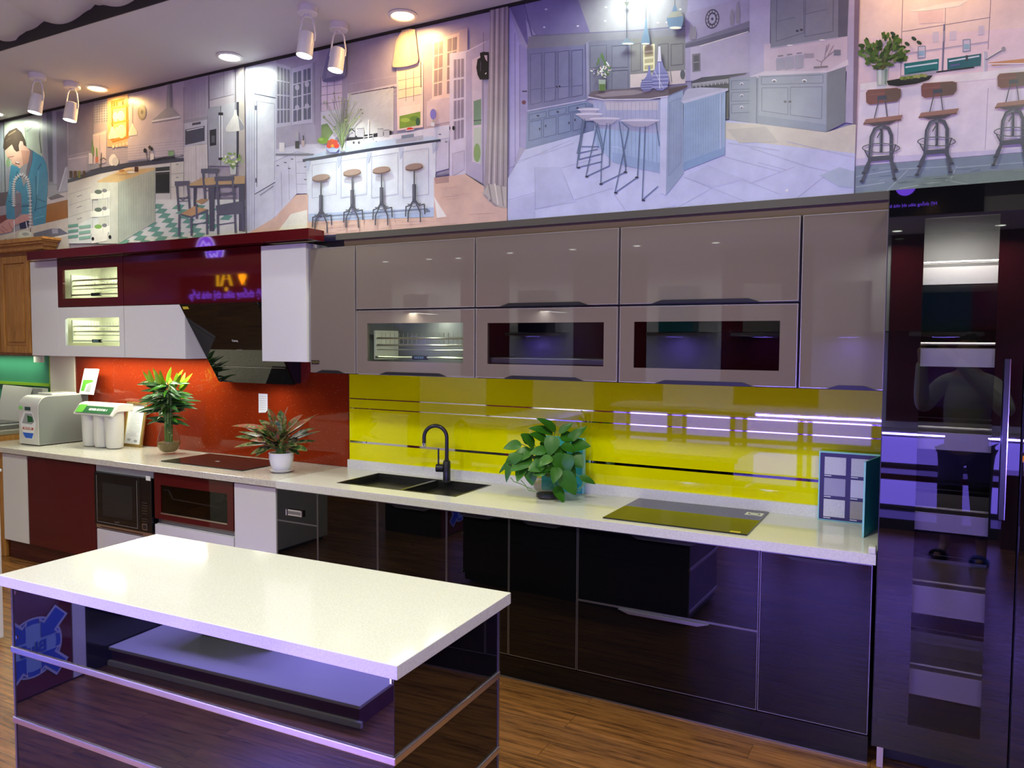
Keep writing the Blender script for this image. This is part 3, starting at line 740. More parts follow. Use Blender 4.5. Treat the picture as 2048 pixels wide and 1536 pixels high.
# brochure standing on the purifier
br = thing('brochure', 'white and green brochure standing on top of the water purifier', 'brochure', (x1-.1, -.10, ZW+H))
by = -.10; bz = ZW+H+.001; bxa = xat(158, by, bz); bxb = xat(187, by, bz); bxc = xat(166, by-.0, bz+.205)
pp = [(bxa, by, bz), (bxb, by, bz), (bxb+.035, by+.03, bz+.205), (bxa+.035, by+.03, bz+.205)]
MB().prism(pp, (0, .002, 0), 'white_paper').build('cover', br)
def on_b(u, v): return Vector(pp[0])+(Vector(pp[1])-Vector(pp[0]))*u+(Vector(pp[3])-Vector(pp[0]))*v+Vector((0, -.0008, 0))
MB().poly([on_b(.08, .12), on_b(.3, .12), on_b(.36, .40), on_b(.8, .50), on_b(.7, .58), on_b(.1, .56)], 'green_print').build('green_swash', br)
MB().poly([on_b(.4, .1), on_b(.72, .1), on_b(.75, .46), on_b(.5, .4)], 'grey_panel').build('product_picture', br)
MB().poly([on_b(.62, .78), on_b(.92, .74), on_b(.9, .9), on_b(.7, .92)], 'grey_panel').build('logo_mark', br)
# three-stage filter
fx0, fx1 = xat(172, -.215, ZW), xat(242, -.215, ZW)
ft = thing('water_filter', 'white three-stage water filter with a green banner', 'appliance', ((fx0+fx1)/2, -.15, ZW))
fw = (fx1-fx0)/3
for k in range(3):
    r = fw*.46; cx = fx0+fw*(k+.5)
    MB().lathe([(r*.6, 0), (r*.86, .008), (r*.93, .03), (r, .19), (r*1.02, .245), (r*1.02, .28)], (cx, -.215, ZW), 'white_plastic', 28).build('filter_housing', ft)
cap = [(-.112, ZW+.282), (-.112, ZW+.335), (-.20, ZW+.342), (-.24, ZW+.330), (-.295, ZW+.255), (-.285, ZW+.248), (-.24, ZW+.282)]
MB().prism([(fx0-.03, y, z) for (y, z) in cap], (fx1-fx0+.04, 0, 0), 'white_plastic').build('cap', ft, .003)
n2 = Vector((0, -.806, .59)).normalized(); a_ = Vector((0, -.2935, ZW+.260)); b2 = Vector((0, -.245, ZW+.326))
def onf(u, v): return Vector((fx0-.02+(fx1-fx0+.02)*u, 0, 0))+a_+(b2-a_)*v+n2*.003
MB().prism([onf(.02, .1), onf(.97, .1), onf(.97, .85), onf(.02, .85)], n2*.0005, 'dark_green_print').build('banner', ft)
MB().prism([onf(.02, .1), onf(.22, .1), onf(.24, .95), onf(.05, .95)], n2*.0008, 'green_print').build('banner_logo', ft)
vd = (b2-a_).normalized()
text('lettering', 'GEYSER ECOTAR 4', ft, onf(.60, .47)+n2*.0012, .026, 'white_paper', Matrix(((1,0,0),(0,vd.y,n2.y),(0,vd.z,n2.z))), bold=.0006)
# framed certificate
cy = -.06; ca, cb = xat(244, -.085, ZW), xat(284, -.085, ZW)
ct = thing('certificate', 'gold framed certificate leaning on the red splashback', 'picture frame', ((ca+cb)/2, -.08, ZW))
tilt = .06; hh = .34
def onc(u, v, d=0): return Vector((ca+(cb-ca)*u, -.083+tilt*v-d, ZW+.001+hh*v))
fr = MB()
def fb(u0, u1, v0, v1): fr.prism([onc(u0, v0, .012), onc(u1, v0, .012), onc(u1, v1, .012), onc(u0, v1, .012)], (0, .014, 0), 'gold')
fb(0, .10, 0, 1); fb(.90, 1, 0, 1); fb(.10, .90, 0, .06); fb(.10, .90, .94, 1); fr.build('frame', ct, .002)
pg = MB().prism([onc(.09, .05, .004), onc(.91, .05, .004), onc(.91, .95, .004), onc(.09, .95, .004)], (0, .004, 0), 'white_paper').build('sheet', ct)
tx = MB(); random.seed(3)
for k in range(22):
    v = .88-.032*k; a = .2+.1*random.random(); b = .6+.25*random.random()
    if v > .22: tx.prism([onc(a, v, .0052), onc(b, v, .0052), onc(b, v+.006, .0052), onc(a, v+.006, .0052)], (0, .0005, 0), 'grey_panel')
for (u, v) in ((.32, .15), (.65, .13)):
    tx.prism([onc(u+.09*math.cos(k), v+.03*math.sin(k), .0052) for k in [i*PI/4 for i in range(8)]], (0, .0005, 0), 'grey_panel')
tx.build('printed_text', ct)
# ================================================================ plants
def leaf(mb, base, d, up, L, W, m, curl=.3, fold=.25, n=7, shape='lance', twist=0):
    # a bent, folded blade from base along d
    d = Vector(d).normalized(); s = d.cross(Vector(up))
    if s.length < .01: s = d.cross(Vector((1, 0, 0)))
    s.normalize(); u = s.cross(d).normalized()
    vs = []; p = Vector(base); step = L/n; ang = 0
    for i in range(n+1):
        t = i/n
        if shape == 'lance': w = W*math.sin(PI*min(1, t*.92+.06))**.8*(1-.35*t)
        elif shape == 'heart': w = W*(math.sin(PI*min(1, (t*.97+.02))**.62)**.85 if t < 1 else .02)
        else: w = W*(1-t)**.6*min(1, .55+t*2)
        if i == n: w = W*.02
        dd = (d*math.cos(ang) - u*math.sin(ang)); uu = (u*math.cos(ang)+d*math.sin(ang))
        a = twist*t; sd_ = s*math.cos(a)+uu*math.sin(a)
        vs += [p - sd_*w + uu*w*fold, p, p + sd_*w + uu*w*fold]
        p = p + dd*step; ang += curl/n*(1+.5*t)
    fs = []
    for i in range(n):
        a = i*3
        fs += [(a, a+1, a+4, a+3), (a+1, a+2, a+5, a+4)]
    mb.add(vs, fs, m, True)

# ---- pothos in a glass vase
random.seed(21)
pc = atz(1095, 996, ZW); pc = Vector((pc.x, pc.y, ZW+.001))
ph = thing('potted_pothos', 'green pothos with broad leaves in a round glass vase on the white worktop', 'plant', pc)
MB().lathe([(.052, 0), (.060, .004), (.062, .014), (.057, .022), (.060, .034), (.076, .058), (.080, .078), (.072, .10), (.056, .125), (.052, .15), (.060, .172), (.064, .178),
            (.061, .178), (.057, .171), (.049, .15), (.053, .125), (.069, .10), (.077, .078), (.072, .058), (.055, .032), (.045, .020)], pc, 'vase_glass', 40, cap=False).build('vase', ph)
MB().lathe([(.001, .014), (.052, .014), (.060, .024), (.061, .008), (.05, .003), (.001, .003)], pc, 'opp_dark', 32, cap=False).build('vase_foot', ph)
MB().lathe([(.001, .026), (.052, .034), (.070, .058), (.074, .078), (.073, .084), (.001, .084)], pc, 'vase_glass', 32, cap=False).build('water', ph)
fo = MB(); stm = MB()
top = pc+Vector((0, 0, .17))
# each entry: leaf-base offset in the picture plane (right, up), toward-viewer offset, direction (right, up), length, half-width
right = Vector((.88, .475, 0)); upv = Vector((0, 0, 1)); tow = Vector((.475, -.88, 0))
PXM = 4.05/FPX   # metres per picture pixel at this distance
def pw(px, py, tz=0): return pc + right*((px-1095)*PXM) + upv*((996-py)*PXM) + tow*tz
LV = [ # base(px,py) tip(px,py) toward half-width(px) shade
 ((1110,860),(1082,832),.00,13),((1118,862),(1140,845),.00,10),((1104,864),(1064,850),.0,13),((1136,878),(1165,850),.02,13),
 ((1092,878),(1064,862),.03,17),((1060,880),(1044,866),.04,15),((1040,884),(1010,890),.03,14),((1066,890),(1046,866),.05,18),
 ((1106,868),(1096,900),.07,20),((1120,870),(1150,872),.02,18),((1140,890),(1172,884),.03,20),((1122,885),(1145,895),.06,16),
 ((1062,896),(1018,912),.05,17),((1090,893),(1062,898),.08,14),((1036,905),(1008,925),.04,14),((1026,915),(998,938),.02,7),
 ((1060,912),(1024,930),.07,18),((1018,918),(1012,952),.05,9),((1104,916),(1060,926),.10,26),((1076,912),(1108,935),.11,22),
 ((1104,904),(1126,925),.10,20),((1128,900),(1130,935),.11,21),((1118,910),(1160,922),.06,17),((1126,918),(1150,950),.05,18),
 ((1046,928),(1034,950),.07,15),((1058,930),(1062,958),.08,17),((1120,935),(1148,975),.11,22),
 ((1100,905),(1078,915),.13,15),((1086,915),(1070,932),.12,14),((1112,925),(1104,948),.13,15),((1108,966),(1124,992),.11,15),((1030,900),(1026,918),.08,17),((1090,930),(1066,936),.12,18),
 ((1086,900),(1100,918),.05,20),((1110,890),(1128,908),.05,18),((1070,905),(1088,922),.06,20),((1140,905),(1160,925),.03,22),((1048,895),(1060,915),.04,18),
 ((1158,948),(1186,957),.05,10),((1080,880),(1106,886),.03,18)]
for (b_, t_, tz, hw) in LV:
    p0 = pw(b_[0], b_[1], tz+random.uniform(-.015, .015)); p1 = pw(t_[0], t_[1], tz+random.uniform(.005, .05))
    d = p1-p0
    upn = (tow*.8+upv*.7+right*random.uniform(-.3, .3))
    m_ = random.choice(['leaf_green', 'leaf_green', 'leaf_green', 'leaf_green'])
    leaf(fo, p0, d, upn, d.length*1.08+.008, hw*PXM*.80, m_, curl=random.uniform(.1, .6), fold=random.uniform(.12, .3), n=9, shape='heart', twist=random.uniform(-.3, .3))
    stm.tube([top+Vector((0, 0, -.06)), top*.45+p0*.55+upv*.02, p0], .0022, 'stem_green', 5)
fo.build('foliage', ph)
for pts in ([(1062,1000-26),(1045,965),(1026,958),(1020,950)], [(1070,978),(1056,976),(1050,966),(1040,955)], [(1130,965),(1150,975),(1166,965),(1160,950)], [(1120,960),(1136,978),(1158,976),(1164,962)]):
    stm.tube([pw(a, b_, .07) for (a, b_) in pts], .0022, 'stem_green', 6)
stm.build('stems', ph)

# ---- aglaonema in a white pot with saucer
random.seed(5)
ac = atz(563, 944, ZW); ac = Vector((ac.x, ac.y, ZW+.001))
ag = thing('potted_aglaonema', 'red and green aglaonema in a white faceted ceramic pot on a saucer', 'plant', ac)
PA = (ac-CAM).dot(F_)/FPX
MB().lathe([(.02, 0), (.052, 0), (.069, .010), (.075, .017), (.072, .018), (.050, .006), (.001, .006)], ac, 'ceramic', 32, cap=False).build('saucer', ag)
pot = MB(); nseg = 12; prof = [(.042, .008), (.054, .018), (.069, .052), (.0765, .09), (.076, .118)]
pv = []
for j, (r, h) in enumerate(prof):
    for k in range(nseg):
        a = 2*PI*(k+.5*(j % 2))/nseg; pv.append(ac+Vector((r*math.cos(a), r*math.sin(a), h)))
pf_ = []
for j in range(len(prof)-1):
    for k in range(nseg):
        a, b_ = j*nseg+k, j*nseg+(k+1) % nseg; c, d_ = a+nseg, b_+nseg
        if j % 2 == 0: pf_ += [(a, b_, c), (b_, d_, c)]
        else: pf_ += [(a, b_, d_), (a, d_, c)]
pf_.append(list(range(nseg))[::-1])
pot.add(pv, pf_, 'ceramic'); pot.lathe([(.0775, .116), (.0785, .124), (.070, .124), (.068, .105)], ac, 'ceramic', 32, cap=False)
pot.build('pot', ag)
MB().lathe([(.001, .108), (.072, .106)], ac, 'soil', 24, cap=False).build('soil', ag)
def mk_agl(name, g1, g2, red):
    m = mat(name, g1, .4); nt, b = nodes_of(m); L = nt.links.new
    tc = nt.nodes.new('ShaderNodeTexCoord'); n = nt.nodes.new('ShaderNodeTexNoise'); n.inputs['Scale'].default_value = 45; n.inputs['Detail'].default_value = 3
    r = nt.nodes.new('ShaderNodeValToRGB'); e = r.color_ramp.elements
    e[0].position = .42; e[0].color = (*g1, 1); e[1].position = .56; e[1].color = (*red, 1); k = e.new(.50); k.color = (*g2, 1)
    L(tc.outputs['Object'], n.inputs['Vector']); L(n.outputs['Fac'], r.inputs['Fac']); L(r.outputs['Color'], b.inputs['Base Color'])
mk_agl('agl_green', (.02, .07, .012), (.07, .13, .025), (.24, .20, .08))
mk_agl('agl_red', (.28, .06, .03), (.36, .12, .05), (.10, .12, .025))
fo = MB(); st_ = MB()
def pwa(px, py, tz): return ac + right*((px-563)*PA) + upv*((944-py)*PA) + tow*tz
LA = [((548,862),(478,841),.03,9,1),((545,868),(498,848),.05,9,0),((548,872),(500,850),.08,12,1),((542,876),(480,862),.02,9,0),((540,880),(476,868),.04,10,0),
 ((545,885),(484,885),.07,11,0),((552,880),(512,872),.09,14,1),((545,893),(514,901),.06,9,0),((545,895),(522,903),.09,8,0),((550,862),(520,838),.02,10,0),
 ((556,858),(540,818),.02,9,0),((560,860),(550,816),.04,10,1),((566,858),(581,812),.03,8,1),((572,862),(600,826),.01,11,1),((578,866),(636,824),.0,9,1),
 ((575,870),(620,832),.05,12,1),((582,876),(630,852),.04,10,0),((590,880),(642,858),.03,8,0),((586,886),(632,878),.05,8,0),((586,892),(622,894),.06,10,0),
 ((580,896),(604,904),.07,8,0),((562,870),(560,840),.09,13,0),((556,866),(545,842),.10,13,1),((572,874),(588,850),.10,12,0),((566,884),(562,856),.12,9,0),
 ((574,884),(594,864),.11,10,1),((558,890),(538,868),.11,12,0),((570,893),(578,870),.13,8,0),((584,868),(612,846),.08,12,1),((590,874),(616,860),.02,14,0),
 ((538,872),(520,860),.0,12,0),((566,856),(560,822),.0,12,0),((548,896),(530,890),.03,14,0),((576,890),(600,884),.1,10,0)]
for k in range(26):
    a_q = random.uniform(0, 2*PI); LA.append(((563+6*math.cos(a_q), 890+random.uniform(-14, 6)), (563+random.uniform(24, 46)*math.cos(a_q), 872+random.uniform(-34, 12)), random.uniform(.0, .12), random.uniform(7, 11), random.random() < .3))
for (b_, t_, tz, hw, rd) in LA:
    p0 = pwa(b_[0], b_[1], tz*.6); p1 = pwa(t_[0], t_[1], tz+random.uniform(-.03, .05)); d = p1-p0
    leaf(fo, p0, d, tow*.5+upv+right*random.uniform(-.3, .3), d.length*1.05, hw*PA, 'agl_red' if rd else 'agl_green', curl=random.uniform(0, .45), fold=random.uniform(.15, .35), n=8, shape='lance', twist=random.uniform(-.3, .3))
    st_.tube([ac+Vector((random.uniform(-.03, .03), random.uniform(-.03, .03), .105)), (ac+Vector((0, 0, .14)))*.5+p0*.5, p0], .0028, 'stem_green', 5)
fo.build('foliage', ag); st_.build('stems', ag)

# ---- lucky bamboo bouquet in a glass vase
random.seed(11)
bc = atz(338, 908, ZW); bc = Vector((bc.x, bc.y, ZW+.001))
lb_ = thing('potted_bamboo', 'leafy lucky bamboo with lime top leaves in a clear glass vase', 'plant', bc)
PB = (bc-CAM).dot(F_)/FPX
s_ = PB
MB().lathe([(12*s_, 0), (12.5*s_, 1*s_), (12*s_, 3*s_), (17*s_, 7*s_), (21*s_, 15*s_), (22*s_, 24*s_), (19.5*s_, 36*s_), (15.5*s_, 48*s_), (13.5*s_, 54*s_), (14*s_, 57*s_),
            (13*s_, 57*s_), (12.5*s_, 54*s_), (14.5*s_, 48*s_), (18.5*s_, 36*s_), (21*s_, 24*s_), (20*s_, 15*s_), (16*s_, 8*s_), (9*s_, 4*s_)], bc, 'vase_glass', 40, cap=False).build('vase', lb_)
MB().lathe([(.001, 4*s_), (10*s_, 4.5*s_), (16*s_, 9*s_), (19.5*s_, 15*s_), (20.3*s_, 24*s_), (.001, 25*s_)], bc, 'pebble', 32, cap=False).build('pebbles', lb_)
cn = MB()
for k in range(9):
    a = 2*PI*k/8; r = (5*s_ if k < 8 else 0); tt = random.uniform(100, 140)*s_
    cn.tube([bc+Vector((r*math.cos(a), r*math.sin(a), 14*s_)), bc+Vector((r*1.2*math.cos(a), r*1.2*math.sin(a), 60*s_)), bc+Vector((r*1.5*math.cos(a), r*1.5*math.sin(a), tt))], 2.3*s_, 'stem_green', 7)
cn.build('canes', lb_)
fo = MB(); lf2 = MB()
def pwb(px, py, tz): return bc + right*((px-338)*PB) + upv*((908-py)*PB) + tow*tz
for k in range(135):
    h = 58+random.random()**.8*84; phi = random.uniform(-PI, PI)
    reach = random.uniform(34, 56)*(1 if h > 68 else .62)*(1 if math.sin(phi) > -.4 else .6)
    side = math.cos(phi)
    d = right*math.cos(phi)*reach + tow*math.sin(phi)*reach + upv*random.uniform(-4, 16)
    p0 = bc+upv*h*PB+right*side*4*PB
    leaf(fo, p0, d, upv+tow*random.uniform(.5, 1.4)+right*random.uniform(-.3, .3), reach*PB*1.12, random.uniform(3.6, 5.8)*PB, 'leaf_dark' if random.random() < .85 else 'leaf_green', curl=random.uniform(.2, .7), fold=.3, n=6, shape='lance')
for (b_, t_) in [((312,776),(289,744)),((318,774),(300,740)),((322,772),(311,737)),((326,772),(320,742)),((330,774),(330,740)),((336,766),(345,735)),((350,772),(366,741)),
                 ((356,774),(372,748)),((362,778),(388,748)),((352,776),(358,746)),((346,780),(340,752)),((322,780),(296,764)),((360,782),(384,764)),((334,778),(326,748)),((366,776),(370,746))]:
    p0 = pwb(b_[0], b_[1], random.uniform(-.03, .05)); p1 = pwb(t_[0], t_[1], random.uniform(-.02, .06))
    leaf(lf2, p0, p1-p0, tow+right*random.uniform(-.5, .5), (p1-p0).length*1.05, random.uniform(4.5, 6.5)*PB, 'leaf_lime', curl=random.uniform(-.2, .4), fold=.3, n=6, shape='lance')
fo.build('foliage', lb_); tag(lf2.build('top_foliage', lb_), 'lime yellow top leaves')

# ================================================================ island
IA = math.radians(2.1)
ic = Vector((-1.863, -2.074, 0)); IL, ID = 1.684, .655
isl = thing('kitchen_island', 'kitchen island with thick white quartz top, black glass sides and chrome strips', 'kitchen island', ic)
isl.rotation_euler = (0, 0, IA)
def ibox(mb, x0, x1, y0, y1, z0, z1, m): return mb.box(ic.x+x0, ic.x+x1, ic.y+y0, ic.y+y1, z0, z1, m)
hx_, hy_ = IL/2, ID/2
ibox(MB(), -hx_, hx_, -hy_, hy_, .822, .86, 'quartz_white').build('worktop', isl, .002)
ex, ey = hx_-.03, hy_-.03
ibox(MB(), -ex+.01, ex-.01, -ey+.01, ey-.01, .02, .82, 'black_matte').build('body', isl)
sf = math.tan(0)
for (z0, z1) in ((.600, .820), (.345, .578), (.085, .323)):
    ibox(MB(), -ex, ex-.001, -ey, -ey+.008, z0, z1, 'island_glass').build('front_panel', isl, .0006)
    ibox(MB(), -ex, ex-.001, ey-.008, ey, z0, z1, 'island_glass').build('back_panel', isl, .0006)
    for sx in (-1, 1):
        a, b_ = (ex-.008, ex) if sx > 0 else (-ex, -ex+.008)
        ibox(MB(), a, b_, -ey+.001, ey-.001, z0, z1, 'island_glass').build('side_panel', isl, .0006)
for z in (.578, .323, .062):
    ibox(MB(), -ex-.010, ex+.004, -ey-.006, -ey+.004, z, z+.022, 'brushed_chrome').build('chrome_strip', isl, .003)
    ibox(MB(), ex-.004, ex+.006, -ey-.006, ey+.004, z, z+.022, 'brushed_chrome').build('chrome_strip', isl, .003)
    ibox(MB(), -ex-.010, -ex+.004, -ey+.004, ey+.004, z, z+.022, 'brushed_chrome').build('chrome_strip', isl, .003)
for (x, y) in ((-ex-.003, -ey-.003), (ex-.006, ey-.006)):
    ibox(MB(), x, x+.009, y, y+.009, .02, .82, 'grey_profile').build('corner_profile', isl)
for z in (.79, .63): ibox(MB(), -ex+.018, -ex+.024, -ey-.003, -ey, z, z+.012, 'chrome').build('panel_clip', isl)
ibox(MB(), ex-.012, ex-.006, -ey-.003, -ey, .795, .812, 'chrome').build('panel_clip', isl)

# ================================================================ white appliance at the left picture edge
lx_ = -4.32
wa = thing('dishwasher', 'white appliance side just visible at the left picture edge', 'appliance', (-4.6, -1.8, 0))
MB().box(-4.95, lx_, -2.25, -1.55, .03, .955, 'white_plastic').build('body', wa, .006)
MB().box(-4.97, lx_+.006, -2.27, -1.54, .957, .972, 'quartz_white').build('top', wa, .003)
for (x, y) in ((-4.36, -1.66), (-4.9, -1.66), (-4.36, -2.2), (-4.9, -2.2)):
    MB().lathe([(.02, .001), (.02, .03)], (x, y, 0), 'black_matte', 14).build('foot', wa)

# ================================================================ ceiling lights
def downlight(x, y, z, warm, label, e=9, grp='recessed ceiling downlights along the printed wall', r=.062):
    t = thing('downlight', label, 'ceiling light', (x, y, z), grp)
    MB().lathe([(r, -.001), (r+.016, -.001), (r+.018, -.006), (r+.004, -.012), (r, -.010)], (x, y, z), 'lamp_white', 36, cap=False).build('ring', t)
    MB().lathe([(.001, -.004), (r-.001, -.004)], (x, y, z), 'lamp_warm' if warm else 'lamp_cool', 28, cap=False).build('diffuser', t)
    area('downlight_beam', (x, y, z-.012), r*1.7, e, (1, .62, .22) if warm else (.90, 1, .80), (0, 0, 0), spread=math.radians(170))
    return t
dl = [(15, 232, 0, 'cool white downlight at the far left above the printed man'), (212, 181, 1, 'warm downlight above the printed plate rack'),
      (478, 120, 0, 'cool white downlight in the middle of the lit ceiling'), (816, 36, 1, 'warm downlight nearest the camera, above the printed dome lamp')]
ps = []
for (px, py, w, lab) in dl:
    p = atz(px, py, ZC); ps.append(p); yy = -.42
    downlight(p.x, -.435, ZC, w, lab, 4.5 if w else 3.0)
for k, w in ((1, 0), (2, 1), (3, 0)):
    downlight(ps[3].x + 1.27*k, -.435, ZC, w, 'recessed ceiling downlight beyond the top of the view', 3.5)
def spotlight(px, py, hx, hy, label):
    b = atz(px, py, ZC)
    t = thing('ceiling_spotlight', label, 'ceiling light', b, 'white swivelling ceiling spotlights')
    MB().lathe([(.052, -.0005), (.052, -.034), (.048, -.038), (.001, -.038)], b, 'lamp_white', 32, cap=False).build('canopy', t)
    n = b+Vector((0, 0, -.038))
    ax = Vector((-.10, -.12, -1)).normalized()
    c0 = n+Vector((0, 0, -.095)); c1 = c0+ax*.125
    side = right.copy()
    a = MB()
    for s in (-1, 1):
        a.tube([n+side*s*.012, n+side*s*.030+Vector((0, 0, -.030)), c0+side*s*.041+ax*.01, c0+side*s*.042+ax*.045], .005, 'lamp_white', 6)
    a.tube([n+Vector((0, 0, .004)), n+Vector((0, 0, -.012))], .012, 'lamp_white', 10)
    a.build('bracket', t)
    h = MB(); zx = ax.cross(Vector((1, 0, 0))).normalized(); zy = ax.cross(zx)
    h.tube([c0, c0+ax*.004, c0+ax*.05, c1], [.030, .036, .041, .043], 'lamp_white', 28); h.build('lamp_head', t)
    MB().tube([c1+ax*.0004, c1+ax*.0012], .039, 'lamp_cool', 28).build('bulb', t)
    area('spot_beam', c1+ax*.004, .075, 3.4, (.92, 1, .86), ax.to_track_quat('-Z', 'Y').to_euler(), spread=math.radians(110))
spotlight(615, 14, 0, 0, 'white swivel spotlight, nearer of the pair left of the big warm downlight')
spotlight(677, 48, 0, 0, 'white swivel spotlight beside the printed dome lamp, closer to the wall')
spotlight(74, 148, 0, 0, 'white swivel spotlight at far left, the nearer one to the wavy ceiling')
spotlight(144, 166, 0, 0, 'white swivel spotlight at far left, closer to the printed man')
# ================================================================ the printed kitchens on the wall
m = mat('print_ink', (.5, .5, .5), .30, spec=.35); nt, b = nodes_of(m)
at_ = nt.nodes.new('ShaderNodeAttribute'); at_.attribute_name = 'Col'; tc_ = nt.nodes.new('ShaderNodeTexCoord'); nz_ = nt.nodes.new('ShaderNodeTexNoise'); nz_.inputs['Scale'].default_value = 7; nz_.inputs['Detail'].default_value = 7; nz_.inputs['Roughness'].default_value = .65
rp_ = nt.nodes.new('ShaderNodeValToRGB'); rp_.color_ramp.elements[0].position = .3; rp_.color_ramp.elements[0].color = (.80, .80, .82, 1); rp_.color_ramp.elements[1].position = .68; rp_.color_ramp.elements[1].color = (1, 1, 1, 1)
mx_ = nt.nodes.new('ShaderNodeMixRGB'); mx_.blend_type = 'MULTIPLY'; mx_.inputs['Fac'].default_value = 1
nt.links.new(tc_.outputs['Object'], nz_.inputs['Vector']); nt.links.new(nz_.outputs['Fac'], rp_.inputs['Fac'])
nt.links.new(at_.outputs['Color'], mx_.inputs['Color1']); nt.links.new(rp_.outputs['Color'], mx_.inputs['Color2']); nt.links.new(mx_.outputs['Color'], b.inputs['Base Color'])
GAIN = 1.28
class Paint:
    def __init__(s, sx, ox, oy=0, x0=None, x1=None): s.sx, s.ox, s.oy = sx, ox, oy; s.P = []; s.x0, s.x1 = x0, x1
    def c(s, sx, ox, oy=0): s.sx, s.ox, s.oy = sx, ox, oy
    def po(s, pts, col): s.P.append(([(s.ox+x*s.sx, s.oy+y*s.sx) for x, y in pts], col))
    def q(s, x0, y0, x1, y1, col): s.po([(x0, y0), (x1, y0), (x1, y1), (x0, y1)], col)
    def ln(s, pts, w, col):
        for (a, b) in zip(pts[:-1], pts[1:]):
            d = Vector((b[0]-a[0], b[1]-a[1])); L = d.length
            if L < 1e-6: continue
            n = Vector((-d.y, d.x))/L*w/2; e = d/L*w*.2
            s.po([(a[0]+n.x-e.x, a[1]+n.y-e.y), (b[0]+n.x+e.x, b[1]+n.y+e.y), (b[0]-n.x+e.x, b[1]-n.y+e.y), (a[0]-n.x-e.x, a[1]-n.y-e.y)], col)
    def el(s, cx, cy, rx, ry, col, rot=0, n=20):
        s.po([(cx+rx*math.cos(k*2*PI/n)*math.cos(rot)-ry*math.sin(k*2*PI/n)*math.sin(rot), cy+rx*math.cos(k*2*PI/n)*math.sin(rot)+ry*math.sin(k*2*PI/n)*math.cos(rot)) for k in range(n)], col)
    def lerpq(s, A, u, v):
        # A: four corners tl,tr,br,bl
        t = Vector(A[0]).lerp(Vector(A[1]), u); b = Vector(A[3]).lerp(Vector(A[2]), u); r = t.lerp(b, v); return (r.x, r.y)
    def grid(s, A, nu, nv, col, gu=.1, gv=.1):
        for i in range(nu):
            for j in range(nv):
                u0, u1 = (i+gu)/nu, (i+1-gu)/nu; v0, v1 = (j+gv)/nv, (j+1-gv)/nv
                s.po([s.lerpq(A, u0, v0), s.lerpq(A, u1, v0), s.lerpq(A, u1, v1), s.lerpq(A, u0, v1)], col)
    def frame(s, A, w, col):
        s.ln([A[0], A[1], A[2], A[3], A[0]], w, col)
def clip_x(pts, xc, keep_left):
    out = []
    for i in range(len(pts)):
        a, b = pts[i], pts[(i+1) % len(pts)]
        ia = (a[0] <= xc) == keep_left or a[0] == xc; ib = (b[0] <= xc) == keep_left or b[0] == xc
        if ia: out.append(a)
        if ia != ib:
            t = (xc-a[0])/(b[0]-a[0]); out.append((xc, a[1]+t*(b[1]-a[1])))
    return out
def clip_y(pts, yc, keep_low):
    r = clip_x([(p[1], p[0]) for p in pts], yc, keep_low); return [(p[1], p[0]) for p in r]
ZM0, ZM1 = 2.327, ZC-.017
def make_print(name, label, pa, xa, xb, base):
    me = bpy.data.meshes.new(name); vs = []; fs = []; cs = []
    ox, oz = (xa+xb)/2, (ZM0+ZM1)/2
    def face(pts, col, y):
        o = len(vs)
        for (x, z) in pts: vs.append((x-ox, y-YM, z-oz))
        fs.append(list(range(o, o+len(pts)))); cs.append(tuple(min(.92, lin(c)*GAIN) for c in col)+(1,))
    t = .004
    bq = [(xa, ZM0), (xb, ZM0), (xb, ZM1), (xa, ZM1)]
    face(bq, base, YM-t)
    for i in range(4):   # panel thickness
        a, b = bq[i], bq[(i+1) % 4]; o = len(vs)
        vs += [(a[0]-ox, -t, a[1]-oz), (b[0]-ox, -t, b[1]-oz), (b[0]-ox, 0, b[1]-oz), (a[0]-ox, 0, a[1]-oz)]
        fs.append([o, o+3, o+2, o+1]); cs.append((.1, .1, .1, 1))
    for k, (pts, col) in enumerate(pa.P):
        w = []
        for (px, py) in pts:
            p = aty(px, py, YM-t); w.append((p.x, p.z))
        w = clip_x(w, xa, False); w = clip_x(w, xb, True) if len(w) > 2 else w
        if len(w) > 2: w = clip_y(w, ZM0, False)
        if len(w) > 2: w = clip_y(w, ZM1, True)
        if len(w) < 3: continue
        ar = sum(w[i][0]*w[(i+1) % len(w)][1]-w[(i+1) % len(w)][0]*w[i][1] for i in range(len(w)))
        if abs(ar) < 1e-7: continue
        if ar < 0: w = w[::-1]
        face(w, col, YM-t-.00005*(k+1))
    me.from_pydata(vs, [], fs)
    ca = me.color_attributes.new('Col', 'FLOAT_COLOR', 'CORNER'); li = 0
    for p in me.polygons:
        for l in p.loop_indices: ca.data[l].color = cs[p.index]
    me.materials.append(MATS['print_ink']); me.update()
    o = bpy.data.objects.new(name, me); COL.objects.link(o); o.location = (ox, YM, oz)
    tag(o, label, 'wall print', 'printed kitchen pictures along the top of the wall'); return o

# boundaries between the prints, on the wall
xb_ = [-7.6] + [aty(px, 300, YM).x for px in (136, 493, 1018, 1711)] + [.56]

